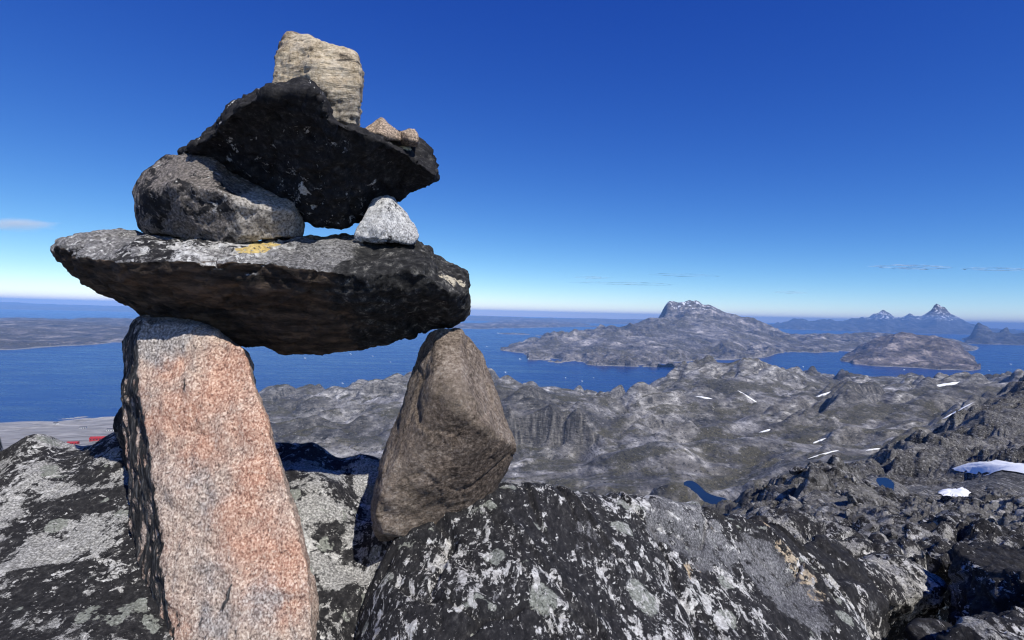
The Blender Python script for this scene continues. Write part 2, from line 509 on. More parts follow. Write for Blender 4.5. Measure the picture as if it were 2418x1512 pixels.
def cliff(x, y, z):
    """the sheer wall with hanging gullies on the near hill"""
    t = x / y
    n = 9 * perlin(np.stack([x / 26, 0 * x, z / 90], 1)) + 8 * np.abs(perlin(np.stack([x / 11, 0 * x + 3, z / 60], 1))) + 22 * perlin(np.stack([x / 120, 0 * x + 8, 0 * x], 1))
    dc = 1338 - 40 * sstep(T_(1330), T_(1440), t) + n
    env = sstep(T_(1165), T_(1195), t) * (1 - sstep(T_(1375), T_(1440), t))
    w = np.exp(-((y - dc) / 110.0) ** 2) * env
    return z + w * 56 * (sstep(-5, 7, y - dc) - 0.5)
hills.post.append(cliff)
DOMES = [(1560, 1800, 150, 42), (1700, 1850, 140, 38), (1620, 1430, 95, 30), (1745, 1230, 85, 28), (1850, 1480, 120, 34), (1960, 1900, 180, 42), (2100, 1700, 160, 42), (1480, 2300, 150, 30), (2000, 1280, 90, 22), (1300, 1560, 140, 14), (1540, 1120, 80, 18), (2230, 2100, 190, 40)]
def domes(x, y, z):
    """ice-worn rock domes standing out of the valley"""
    for px, D, r, h in DOMES:
        cx = T_(px) * D
        d2 = ((x - cx) / (r * 1.35)) ** 2 + ((y - D) / r) ** 2
        m = np.nonzero(d2 < 4)[0]
        if len(m): 
            k = 1 + 0.35 * perlin(np.stack([x[m] / r * 1.2, y[m] / r * 1.2, 0 * x[m] + px], 1))
            z = z.copy(); z[m] += h * np.exp(-(d2[m] * k) ** 2)
    return z
hills.post.append(domes)
hills.post.append(lambda x, y, z: z - 0.012 * y * (1 - sstep(300, 600, y)))

# tarns: the water's outline, read in the picture, laid on a level plane
def tarn_outline(pts, z):
    out = []
    for px, py in pts:
        d = ray(px, py)
        Y = z / d[2]
        out.append((d[0] * Y, Y))
    return np.array(out)

def smooth_loop(p, n=3):
    for _ in range(n):
        q = np.roll(p, -1, 0)
        p = np.stack([0.75 * p + 0.25 * q, 0.25 * p + 0.75 * q], 1).reshape(-1, 2)
    return p

TARNS = [
    (-282.0, [(1612, 1140), (1625, 1134), (1640, 1138), (1655, 1150), (1668, 1164), (1690, 1172), (1712, 1176), (1724, 1186), (1716, 1202), (1690, 1200), (1660, 1186), (1640, 1172), (1622, 1158)], 40.0),
    (-25.5, [(2066, 1132), (2080, 1127), (2100, 1131), (2112, 1142), (2108, 1160), (2112, 1178), (2098, 1176), (2084, 1156)], 4.0),
]
tarn_loops = []
for zt, pts, W in TARNS:
    loop = smooth_loop(tarn_outline(pts, zt), 2)
    tarn_loops.append((zt, loop, W))
    def post(x, y, z, zt=zt, loop=loop, W=W):
        lo, hi = loop.min(0) - W, loop.max(0) + W
        idx = np.nonzero((x > lo[0]) & (x < hi[0]) & (y > lo[1]) & (y < hi[1]))[0]
        if len(idx) == 0: return z
        px, py = x[idx], y[idx]
        inside = np.zeros(len(idx), bool)
        dist = np.full(len(idx), 1e9)
        for a, b in zip(loop, np.roll(loop, -1, 0)):
            c = (a[1] > py) != (b[1] > py)
            with np.errstate(divide='ignore', invalid='ignore'):
                xi = (b[0] - a[0]) * (py - a[1]) / (b[1] - a[1]) + a[0]
            inside ^= c & (px < xi)
            ab = b - a
            t = np.clip(((px - a[0]) * ab[0] + (py - a[1]) * ab[1]) / (ab @ ab + 1e-12), 0, 1)
            dist = np.minimum(dist, np.hypot(px - a[0] - t * ab[0], py - a[1] - t * ab[1]))
        k = W / 40.0
        zi = np.where(inside, zt - 0.3 * k - np.minimum(6 * k, dist * 0.4), zt + 0.25 * k + dist * 0.07)
        w = np.where(inside, 1.0, 1 - sstep(0, W, dist))
        z = z.copy()
        z[idx] = z[idx] * (1 - w) + zi * w
        return z
    hills.post.append(post)

def rows(*seg):
    out = []
    for a, b, n in seg:
        out.append(np.geomspace(a, b, n, endpoint=False))
    return np.concatenate(out)

hill_o = hills.mesh('rocky_hills', MAT_HILL, T_(-230), T_(2650), 900,
                    rows((58, 130, 70), (130, 460, 170), (460, 850, 40), (850, 1280, 110), (1280, 1420, 95), (1420, 1450, 8), (1450, 2600, 150), (2600, 4200, 45)), flat=True)
slope_o = hills.mesh('rocky_slope', MAT_HILL, T_(1640), T_(2650), 520, rows((4.5, 24, 170), (24, 58.5, 170)), flat=True)
hills.mesh('lower_slope', MAT_HILL, T_(-230), T_(1642), 260, rows((20, 58.6, 40)))

# the island with the great mountain across the fjord
I = []
def ic(px, *pd): I.extend([(px, p, d) for p, d in pd])
def ish(px, py):
    D = sea_D(px, py)
    I.append((px, None, D, SEA + 1)); I.append((px, None, D * 0.96, SEA - 25)); I.append((px, None, D * 0.8, SEA - 60))
def iback(px, D): I.append((px, None, D, SEA - 30)); I.append((px, None, D * 1.15, SEA - 80))
I += [(1120, None, 7000, SEA - 60), (1120, None, 9000, SEA - 60), (1050, None, 6000, SEA - 60), (1160, None, 6500, SEA - 40)]
ish(1190, 827); ic(1195, (823.5, 7200)); iback(1190, 7900)
ish(1225, 833); ic(1225, (818, 6900)); iback(1225, 8200)
ish(1260, 850); ic(1260, (838, 5900), (815, 6700), (802, 7600)); iback(1260, 9000)
ish(1330, 857); ic(1330, (840, 5700), (815, 6600), (794, 7800)); iback(1330, 9500)
ish(1420, 862.5); ic(1420, (845, 5500), (822, 6200), (800, 7200), (780, 8400)); iback(1420, 10500)
ish(1500, 865); ic(1500, (845, 5500), (815, 6400), (806, 7000), (785, 8000), (766, 9200)); iback(1500, 11500)
ish(1560, 866.5); ic(1535, (754, 9400)); ic(1560, (850, 5500), (820, 6200), (815, 6700), (790, 7800), (770, 8700), (750, 9650)); iback(1560, 12000)
ic(1566, (748, 9900), (752, 10600)); ic(1573, (728, 9960), (727, 10500)); ic(1580, (718.5, 10000), (718.5, 10500), (746, 9700)); ic(1592, (723, 10050), (723, 10600), (755, 9300)); ic(1608, (721, 10100), (721, 10600), (738, 9750))
ish(1600, 868); ic(1600, (857, 5500), (835, 6000), (825, 6500), (800, 7600), (770, 8600), (745, 9100), (748, 9500)); iback(1600, 12500)
ic(1623, (719.5, 10150), (719.5, 10700), (738, 9600)); iback(1623, 12500)
ish(1640, 852); ic(1640, (840, 6300), (820, 7000), (790, 8000), (762, 8900), (741, 9500)); ic(1638, (718, 10150), (718, 10700)); ic(1651, (716, 10200), (716, 10700)); ic(1663, (724, 10200), (723, 10700)); iback(1650, 12500)
ic(1675, (723, 10250), (723, 10700)); ic(1693, (733, 10250), (733, 10700))
ish(1720, 849); ic(1720, (835, 6700), (815, 7300), (785, 8500), (760, 9500), (745, 10200)); iback(1720, 12600)
ic(1733, (743, 10400)); ic(1763, (752.5, 10300), (775, 9400))
ish(1800, 844); ic(1800, (830, 7200), (805, 8300), (785, 9300), (762.5, 10200)); iback(1800, 12300)
ic(1826, (771.5, 10200))
ish(1850, 833); ic(1850, (820, 8300), (800, 9200), (788, 10000)); iback(1850, 12000)
ish(1920, 832); ic(1920, (815, 8700), (790, 10200)); iback(1920, 12200)
ish(1990, 832); ic(1990, (815, 8900), (787, 10600)); iback(1990, 12500)
ish(2070, 831); ic(2070, (812, 9200), (787, 10900)); iback(2070, 12800)
ish(2150, 830); ic(2150, (812, 9400), (792, 10800)); iback(2150, 12800)
ish(2240, 832); ic(2240, (815, 9500), (800, 10600)); iback(2240, 12600)
I += [(2330, None, 9000, SEA - 60), (2330, None, 10000, SEA - 40), (2330, None, 12000, SEA - 60), (2420, None, 10000, SEA - 60)]
island = Land(I, rough_land([760, 380, 200, 105, 56], (lambda y, lam: 0.42 - 0.27 * sstep(9300, 9900, y) * sstep(90, 180, lam)), near_fade=0.085, far_fade=0.005, stretch=2.4, ang=1.25, lim=SEA - 6, patchy=lambda x, y: 0.45 + 0.9 * sstep(-0.1, 0.3, perlin(np.stack([x / 1500, y / 1500, 0 * x], 1))))) 
island.mesh('mountain_island', MAT_ISLAND, T_(1130), T_(2330), 620, rows((4900, 7000, 110), (7000, 8800, 90), (8800, 10500, 120), (10500, 13000, 30)))

# the rounded headland in front of it, right
I = []
I += [(1930, None, 6400, SEA - 60), (1960, None, 6400, SEA - 30), (1960, None, 7400, SEA - 40)]
for px, sh, mid_, cr in ((1994, 853, 848, 842), (2026, 860, 845, 821), (2068, 864, 838, 805), (2116, 867, 835, 792), (2143, 868.5, 835, 786.5), (2196, 871, 838, 798), (2240, 873.5, 842, 807), (2266, 874.5, 850, 820), (2288, 875, 860, 848)):
    ish(px, sh); D = sea_D(px, sh); ic(px, (mid_, D * 1.09), (cr, D * 1.23)); iback(px, D * 1.45)
I += [(2318, None, 5600, SEA - 5), (2340, None, 5500, SEA - 40), (2340, None, 6500, SEA - 50), (2318, None, 6700, SEA - 40), (2420, None, 6000, SEA - 80)]
headland = Land(I, rough_land([540, 280, 150, 80, 42], 0.34, near_fade=0.085, far_fade=0.006, stretch=1.3, lim=SEA - 6))
headland.mesh('headland', MAT_HEAD, T_(1940), T_(2350), 260, rows((5300, 7000, 130), (7000, 8300, 30)))

# dark pointed peaks on the right edge and the blue range behind
I = []
for px, cr in ((2275, 818), (2296, 787), (2309, 766), (2322, 774), (2336, 778), (2350, 796), (2362, 786), (2371, 777), (2381, 775), (2388, 803), (2402, 794), (2425, 786), (2500, 775), (2620, 790)):
    I.append((px, None, 12600, SEA - 30)); I.append((px, None, 13000, SEA + 20)); ic(px, (0.55 * cr + 0.45 * 814, 14000), (cr, 15200)); iback(px, 17600)
I += [(2255, None, 12700, SEA - 40), (2255, None, 15000, SEA + 10), (2200, None, 15000, SEA - 60)]
peaks = Land(I, rough_land([540, 280, 150, 80], 0.30, near_fade=0.05, far_fade=0.006, stretch=0.8, lim=SEA - 6), c=0.008)
peaks.mesh('dark_peaks', MAT_FAR, T_(2230), T_(2640), 260, rows((12400, 15900, 100), (15900, 17900, 14)))
I = []
for px, cr in ((1800, 778), (1840, 773), (1864, 771), (1873, 763), (1898, 766), (1917, 772), (1930, 767), (1946, 765.5), (1965, 768), (1984, 770), (2000, 768), (2015, 764), (2040, 764), (2068, 759), (2087, 750.5), (2106, 761), (2127, 764.5), (2148, 756), (2175, 762), (2196, 754), (2212, 741), (2233, 751), (2260, 762), (2287, 772), (2310, 778), (2340, 782), (2393, 784), (2430, 786), (2560, 782), (2650, 770)):
    I.append((px, None, 24500, SEA - 30)); cr = 783 - (783 - cr) * 1.5; ic(px, (0.5 * cr + 0.5 * 800, 27000), (cr, 30500)); iback(px, 35500)
rng = Land(I, rough_land([950, 500, 260], 0.34, near_fade=0.05, far_fade=0.006, stretch=0.7, lim=SEA - 6), c=0.008)
rng.mesh('blue_mountain_range', MAT_FAR, T_(1780), T_(2660), 520, rows((24000, 32000, 110), (32000, 35500, 10)))

# low brown coast on the left running away behind the cairn, and the pale land beyond it
I = []
for px, sh, cr in ((-500, 838, 752), (-200, 833, 757), (0, 826.5, 757), (170, 816.5, 757), (281, 809, 756), (420, 800, 757), (600, 790, 757), (900, 782, 758), (1133, 777, 762), (1200, 775, 757), (1250, 774, 755), (1303, 773, 751.5), (1346, 772, 764), (1400, 772, 766), (1500, 772, 768), (1600, 774, 770)):
    ish(px, sh); D = sea_D(px, sh); ic(px, (0.65 * sh + 0.35 * cr, D * 1.12), (0.2 * sh + 0.8 * cr, D * 1.5), (cr, D * 2.0)); iback(px, D * 2.5)
coast = Land(I, rough_land([2400, 1300, 700, 380, 200, 100], 0.06, near_fade=0.4, far_fade=0.005, lim=SEA - 6))
coast.mesh('low_coast', MAT_COAST, T_(-300), T_(1600), 620, rows((4600, 9500, 150), (9500, 43000, 120)))
I = []
for px, cr in ((-500, 731), (-200, 727), (0, 731), (150, 733), (300, 733), (600, 740), (1000, 746), (1133, 747), (1230, 750), (1400, 754), (1500, 756), (1700, 762)):
    I.append((px, None, 30000, SEA - 30)); ic(px, (cr + 3, 34000), (cr, 38000)); iback(px, 46000)
far = Land(I, rough_land([6000, 3000, 1500, 700], 0.03, near_fade=0.4, far_fade=0.007, lim=SEA - 6))
far.mesh('far_land', MAT_COAST, T_(-300), T_(1700), 300, rows((29500, 40000, 40), (40000, 46000, 8)))
# flat skerries in the fjord mouth
for name, x0, x1, py in (('skerry', 1178, 1252, 790), ('skerry', 1264, 1348, 795)):
    D = sea_D((x0 + x1) / 2, py)
    a, b = ray(x0, py)[0] * D, ray(x1, py)[0] * D
    nx, ny = 80, 24
    U, V = np.meshgrid(np.linspace(0, 1, nx), np.linspace(0, 1, ny))
    X, Y = a + (b - a) * U, D + 350 * V
    env = np.clip(4 * U * (1 - U), 0, 1) ** 0.5 * np.clip(4 * V * (1 - V), 0, 1) ** 0.5
    Z = SEA - 6 + env * 22 + 14 * fbm(np.stack([X.ravel() / 160, Y.ravel() / 160, 0 * X.ravel()], 1), 4).reshape(X.shape)
    tag(mesh_np(name, np.stack([X.ravel(), Y.ravel(), Z.ravel()], 1), grid_faces(ny, nx), MAT_ISLAND), kind='structure')

# ------------------------------------------------------------------ water
def water_material(name, base, lam, h, rough):
    m = M(name)
    m.color(base)
    m.b.inputs['Roughness'].default_value = rough
    m.b.inputs['Specular IOR Level'].default_value = 0.5
    m.b.inputs['IOR'].default_value = 1.33
    str_ = m.map(scale=(0.4, 1.0, 1.0), rot=(0, 0, R(12)))
    gust = m.noise(0.0012 * 40 / lam, 5, 0.6, vec=m.map(scale=(0.35, 1.6, 1), rot=(0, 0, R(6))))
    m.color(m.mix(m.step(gust, 0.35, 0.65), base, tuple(c * 1.5 for c in base)))
    rg = m.n('ShaderNodeMapRange'); m.put(rg.inputs['Value'], gust)
    rg.inputs['From Min'].default_value = .36; rg.inputs['From Max'].default_value = .64
    rg.inputs['To Min'].default_value = rough * .9; rg.inputs['To Max'].default_value = rough * 1.25
    m.rough(rg.outputs[0])
    m.bump([(m.noise(1 / lam, 4, 0.6, vec=str_), h, 0.5)])
    return m.m
MAT_SEA = water_material('fjord_water', (.001, .019, .105), 9, 2.4, 0.25)
MAT_TARN = water_material('tarn_water', (.003, .007, .015), 3, 0.05, 0.08)
X, Y = np.meshgrid(np.array([-68000, -20000, -5000, 0, 5000, 20000, 68000.]), np.array([-3000, 0, 3000, 8000, 20000, 80000.]))
tag(mesh_np('sea', np.stack([X.ravel(), Y.ravel(), X.ravel() * 0 + SEA], 1), grid_faces(6, 7), MAT_SEA, smooth=False), kind='structure')
for zt, loop, W in tarn_loops:
    me = bpy.data.meshes.new('tarn')
    c = loop.mean(0)
    lp = c + (loop - c) * 1.06
    me.from_pydata([(a, b, zt) for a, b in lp], [], [list(range(len(lp)))])
    me.materials.append(MAT_TARN)
    o = bpy.data.objects.new('tarn', me); COL.objects.link(o); tag(o, kind='structure')

# summit ground the rocks lie in (all round the camera)
def ground_z(x, y):
    d = np.hypot(x, y)
    z = -1.0 - 0.42 * d - 0.03 * d * d * 0.3
    return z + 0.25 * fbm(np.stack([x / 2.2, y / 2.2, 0 * x], 1), 5, 0.5, True)
rr = np.concatenate([[0.02], np.geomspace(0.3, 26, 90)])
an = np.linspace(0, 2 * math.pi, 161)
A, RR = np.meshgrid(an, rr)
X, Y = RR * np.cos(A), RR * np.sin(A)
tag(mesh_np('ground', np.stack([X.ravel(), Y.ravel(), ground_z(X.ravel(), Y.ravel())], 1), grid_faces(len(rr), len(an)), MAT_HILL), kind='structure')

# ================================================================== ROCK MATERIALS
def lichen_rock(name, seed, rot=(0, 0, 0), stretch=(1, 1, 1), black=0.5, pale=0.56, green=0.63, base=(.2, .2, .2), k=1.0, extra=None, pale_c=(.50, .49, .46), cream=0.70, rosette=False):
    """weathered gneiss: grey stone under black, white, green-grey and cream crusts"""
    m = M(name)
    fol = m.map(scale=stretch, rot=rot, loc=(seed, seed * 0.7, -seed))
    grain = m.noise(170 * k, 3, 0.7, vec=fol)
    b = base
    col = m.ramp(grain, [(0.32, tuple(c * 0.3 for c in b)), (0.5, b), (0.66, tuple(c * 2.3 for c in b))])
    patch = m.math('ADD', m.noise(5.0 * k, 9, 0.68, vec=fol, dist=0.25), m.math('MULTIPLY', m.math('SUBTRACT', m.noise(55 * k, 6, 0.7, vec=fol), 0.5), 0.30))
    bl = m.step(patch, black + 0.015, black - 0.015)
    blc = m.ramp(m.noise(60 * k, 6, 0.75, vec=fol), [(0.36, (.008, .008, .009)), (0.55, (.026, .025, .026)), (0.66, (.075, .073, .07))])
    # green-grey map crust
    gp = m.noise(8 * k, 7, 0.62, vec=m.map(loc=(3.1, 9 + seed, 2)))
    wv = m.n('ShaderNodeVectorMath', operation='ADD')
    m.put(wv.inputs[0], m.map(loc=(seed, 3, 1)))
    nv = m.n('ShaderNodeTexNoise'); m.put(nv.inputs['Vector'], m.co); nv.inputs['Scale'].default_value = 30 * k; nv.inputs['Detail'].default_value = 4
    sv = m.n('ShaderNodeVectorMath', operation='SCALE'); m.put(sv.inputs[0], nv.outputs['Color']); sv.inputs['Scale'].default_value = 0.045 / k
    m.put(wv.inputs[1], sv.outputs[0])
    vd = m.voro(7.5 * k, vec=wv.outputs[0]); vr = m.xyz(m.voro(7.5 * k, vec=wv.outputs[0], out='Color'))
    rad = m.math('MULTIPLY', vr[1], 0.42)
    ros = m.math('MULTIPLY', m.step(m.math('SUBTRACT', rad, vd), 0.0, 0.03), m.step(vr[0], .60, .62))
    gm = m.math('MAXIMUM', m.step(gp, green, green + 0.02), m.math('MULTIPLY', ros, m.step(m.noise(70 * k, 5, .7), .36, .44)) if rosette else 0.0)
    gc = m.ramp(m.noise(140 * k, 3, 0.7), [(0.35, (.11, .118, .10)), (0.55, (.26, .27, .235)), (0.7, (.43, .44, .40))])
    # pale flecks, gathered by a slow mask
    slow = m.noise(3.0 * k, 4, 0.6, vec=m.map(loc=(seed + 5, 1, 7)))
    pf = m.noise(26 * k, 8, 0.72, vec=fol, dist=0.4)
    pf = m.math('ADD', pf, m.math('MULTIPLY', m.math('SUBTRACT', slow, 0.5), 0.42))
    ff = m.math('ADD', m.noise(75 * k, 5, 0.7, vec=m.map(loc=(seed, 2, 3))), m.math('MULTIPLY', m.math('SUBTRACT', slow, 0.5), 0.3))
    pm = m.math('MAXIMUM', m.step(pf, pale, pale + 0.025), m.step(ff, pale + 0.055, pale + 0.075))
    pc = m.ramp(m.noise(95 * k, 5, 0.75), [(0.36, tuple(c * 0.42 for c in pale_c)), (0.50, pale_c), (0.64, (.74, .735, .71))])
    col = m.mix(bl, col, blc)
    col = m.mix(gm, col, gc)
    col = m.mix(pm, col, pc)
    if cream:
        cm = m.step(m.noise(7 * k, 8, 0.62, vec=m.map(scale=stretch, rot=rot, loc=(seed + 11, 4, 4))), cream, cream + 0.03)
        col = m.mix(cm, col, m.ramp(m.noise(80 * k, 4, 0.7), [(0.35, (.22, .16, .1)), (0.6, (.56, .45, .30))]))
    if extra: col = extra(m, col, grain)
    m.color(col)
    m.rough(0.92)
    rel = m.math('ADD', m.math('MULTIPLY', pm, 0.35), m.math('MULTIPLY', bl, 0.5))
    m.bump([(m.noise(24 * k, 9, 0.7, vec=fol), 0.018 / k, 0.75), (rel, 0.002 / k, 0.7), (m.noise(230 * k, 4, 0.75), 0.0018 / k, 0.9)])
    return m.m

# ================================================================== THE ROCKS UNDERFOOT (relief over a plan)
def slab_rock(name, pts, mat, label, dx, x0, x1, y0, y1, amp=0.02, strata=None, c=0.06, group=None):
    """pts: surveyed (px, py, distance) or (None, x, y, z); relief with its own cracks, sides sunk in the ground"""
    q, v = [], []
    for p in pts:
        w = p[1:] if p[0] is None else P(*p)
        q.append(w[:2]); v.append(w[2])
    f = RBF(q, v, c=c)
    nx, ny = int((x1 - x0) / dx) + 1, int((y1 - y0) / dx) + 1
    X, Y = np.meshgrid(np.linspace(x0, x1, nx), np.linspace(y0, y1, ny))
    x, y = X.ravel(), Y.ravel()
    z = f(np.stack([x, y], 1))
    p3 = np.stack([x, y, z], 1)
    z = z + amp * fbm(p3 / 0.20, 5, 0.52) + amp * 0.55 * (fbm(p3 / 0.11 + 9, 4, 0.5, True) - 0.4)
    if strata:
        ang, lam, a = strata
        s = x * math.cos(ang) + y * math.sin(ang)
        l = -x * math.sin(ang) + y * math.cos(ang)
        n = fbm(np.stack([s / lam, l / lam / 6, 0 * s], 1), 4, 0.6)
        z = z + a * n - a * 0.8 * sstep(0.30, 0.5, n)
        q = s / (lam * 1.1) + 1.1 * perlin(np.stack([s / .3, l / .5, 0 * s], 1)) + .35 * perlin(np.stack([s / .08, l / .2, 0 * s], 1))
        fr = q - np.floor(q)
        on = sstep(-.1, .25, perlin(np.stack([np.floor(q) * 3.3, l / .35, 0 * s + 4], 1)))
        z = z + on * a * 1.5 * (sstep(0, .10, fr) * (1 - fr) - .4)
        v, gap = cells(np.stack([s / .34, l / .5], 1) + .25 * perlin(np.stack([s / .12, l / .12, 0 * s], 1))[:, None], 5)
        z = z + .012 * v - .014 * (1 - sstep(0, .06, gap))
    loc = (float(np.mean(x)), float(np.mean(y)), float(z.min()))
    o = mesh_np(name, np.stack([x, y, z], 1), grid_faces(ny, nx), mat, loc=loc)
    return tag(o, label, 'rock', group)

MAT_LEFTROCK = lichen_rock('black_white_lichen_rock', 2.0, black=0.53, pale=0.585, green=0.61, base=(.27, .265, .25), k=1.6, rosette=True, stretch=(1, 1, 1))
MAT_MIDROCK = lichen_rock('dark_banded_lichen_rock', 8.0, rot=(0, 0, R(-28)), stretch=(1.35, 0.62, 1), black=0.66, pale=0.545, green=0.64, base=(.125, .124, .125), k=1.5, cream=0.66)

L = [(-250, 1082, 1.34), (0, 1066, 1.36), (90, 1053, 1.37), (170, 1048, 1.38), (250, 1046, 1.39), (330, 1049, 1.39), (500, 1050, 1.385), (650, 1051, 1.38), (760, 1056, 1.37), (850, 1071, 1.35), (905, 1091, 1.33), (970, 1130, 1.30), (1060, 1180, 1.28)]
L += [(px, py_ + (16 if px > 700 else 0), yy) for px in (-250, 0, 200, 420, 640, 800) for py_, yy in ((1066, 1.34), (1094, 1.27), (1140, 1.18))]
L += [(None, x, 1.45, -0.60) for x in (-1.7, -1.3, -0.9, -0.6, -0.3)] + [(None, x, 1.75, -1.4) for x in (-2.0, -1.2, -0.6, 0)]
L += [(-120, 1074, 1.35), (-120, 1110, 1.26), (None, -1.75, 1.36, -.47), (None, -1.75, 1.15, -.48), (None, -1.75, .85, -.52), (None, -1.75, .5, -.62), (None, -1.75, 1.48, -.7), (None, -1.75, 1.8, -1.4)]
L += [(-250, 1300, 1.0), (-250, 1512, .82), (0, 1250, 1.05), (0, 1400, .91), (0, 1512, .82), (200, 1350, .96), (200, 1512, .82), (420, 1250, 1.06), (550, 1720, .80), (450, 1690, .80), (370, 1640, .79), (660, 1720, .81), (770, 1300, 1.06), (760, 1420, .96), (755, 1512, .89),
      (860, 1200, 1.20), (860, 1295, 1.08), (900, 1278, 1.06), (945, 1285, 1.05), (860, 1400, 1.0), (800, 1480, .93), (885, 1345, 1.04), (None, -.22, .95, -.60), (None, -.2, 1.03, -.5), (None, -.22, .8, -.66), (1000, 1290, 1.08), (1080, 1240, 1.2),
      (300, 1800, .68), (0, 1750, .68), (-300, 1750, .68), (700, 1800, .72), (None, -.3, .45, -.72), (None, -.8, .4, -.72), (None, .05, 1.0, -.62), (None, .1, 1.3, -.7), (None, .1, .6, -.8)]
slab_rock('bedrock_boulder', L, MAT_LEFTROCK, 'broad black and white lichened rock under the pink slab leg at left', 0.0046, -1.75, 0.12, 0.40, 1.8, amp=0.012)

L = [(955, 1252, 1.0), (982, 1216, 1.03), (1045, 1184, 1.06), (1095, 1162, 1.1), (1150, 1149, 1.13), (1210, 1141, 1.15), (1300, 1149, 1.18), (1400, 1156, 1.2), (1480, 1166, 1.22), (1560, 1182, 1.25), (1640, 1196, 1.28), (1710, 1208, 1.32), (1770, 1224, 1.36), (1830, 1252, 1.38), (1890, 1295, 1.34), (1945, 1350, 1.27), (1995, 1402, 1.2), (2018, 1455, 1.13), (2024, 1512, 1.07)]
L += [(945, 1300, .96), (940, 1400, .86), (930, 1512, .76), (1000, 1280, .96), (1010, 1400, .83), (1020, 1512, .74), (1100, 1240, .98), (1200, 1200, 1.03), (1200, 1320, .89), (1200, 1430, .80), (1200, 1512, .74), (1400, 1250, 1.04), (1400, 1380, .9), (1400, 1512, .79),
      (1600, 1260, 1.15), (1600, 1380, 1.0), (1600, 1512, .87), (1750, 1300, 1.2), (1780, 1420, 1.07), (1800, 1512, .97), (1900, 1400, 1.17), (1930, 1512, 1.04)]
L += [(920, 1345, .93), (905, 1420, .87), (885, 1512, .79), (None, -.275, .98, -.58), (None, -.265, .88, -.62), (None, -.26, .78, -.66), (None, -.26, .68, -.68), (None, -.29, 1.07, -.60)]
L += [(None, -.33, 1.12, -.75), (None, -.2, 1.25, -.62), (None, 0, 1.42, -.72), (None, .2, 1.5, -.75), (None, .4, 1.58, -.8), (None, .65, 1.68, -.95), (None, .85, 1.6, -1.0), (None, .95, 1.3, -1.05), (None, .9, 1.0, -1.05), (None, .75, .7, -.95),
      (None, -.42, .95, -.75), (None, -.45, .7, -.75), (None, 0, .5, -.62), (None, .3, .5, -.65), (None, .6, .55, -.8), (None, -.3, .5, -.68), (None, 0, .3, -.85), (None, .4, .3, -.9)]
bouldo = slab_rock('banded_boulder', L, MAT_MIDROCK, 'large dark banded boulder with white lichen flecks in front of the brown leg', 0.0044, -.46, 1.0, 0.3, 1.75, amp=0.010, strata=(R(28), 0.10, 0.014))

from mathutils.bvhtree import BVHTree
def on_stone(o, px, py):
    """the point of a stone's surface seen at (px, py), in the stone's own coordinates"""
    me = o.data
    bv = BVHTree.FromPolygons([v.co[:] for v in me.vertices], [p.vertices[:] for p in me.polygons])
    d = Vector(ray(px, py)).normalized()
    h = bv.ray_cast(-Vector(o.location), d)
    return tuple(h[0]) if h[0] else (9, 9, 9)

GREY = [(on_stone(bouldo, 1625, 1235), .10), (on_stone(bouldo, 1660, 1275), .07), (on_stone(bouldo, 1800, 1330), .07), (on_stone(bouldo, 1850, 1395), .075)]
CREAM = [on_stone(bouldo, 1850 + 26 * i, 1290 + 38 * i) for i in range(4)]
def boulder_extra(m, col, grain):
    """bare grey faces and one cream vein along the bedding"""
    g = None
    for c, r in GREY:
        v = m.sphere(c, r, 2.2, 16)
        g = v if g is None else m.math('MAXIMUM', g, v)
    g = m.math('MULTIPLY', g, m.step(m.noise(34, 7, .72), .62, .52))
    tone = m.ramp(m.noise(9, 5, .6), [(.36, (.6, .6, .62)), (.62, (1.15, 1.14, 1.12))])
    col = m.mix(m.math('MULTIPLY', g, .9), col, m.mix(1.0, m.ramp(grain, [(.34, (.055, .056, .06)), (.5, (.14, .141, .146)), (.66, (.34, .34, .345))]), tone, 'MULTIPLY'))
    g = None
    for c in CREAM:
        v = m.sphere(c, .020, 3.2, 30)
        g = v if g is None else m.math('MAXIMUM', g, v)
    return m.mix(m.math('MULTIPLY', g, m.step(m.noise(60, 6, .7), .47, .54)), col, m.ramp(m.noise(90, 4, .7), [(.36, (.20, .15, .10)), (.58, (.55, .46, .33))]))
bouldo.data.materials.clear()
bouldo.data.materials.append(lichen_rock('dark_banded_boulder_rock', 8.0, rot=(0, 0, R(-28)), stretch=(1.35, 0.62, 1), black=0.66, pale=0.545, green=0.64, base=(.125, .124, .125), k=1.5, cream=0.68, extra=boulder_extra, rosette=True))

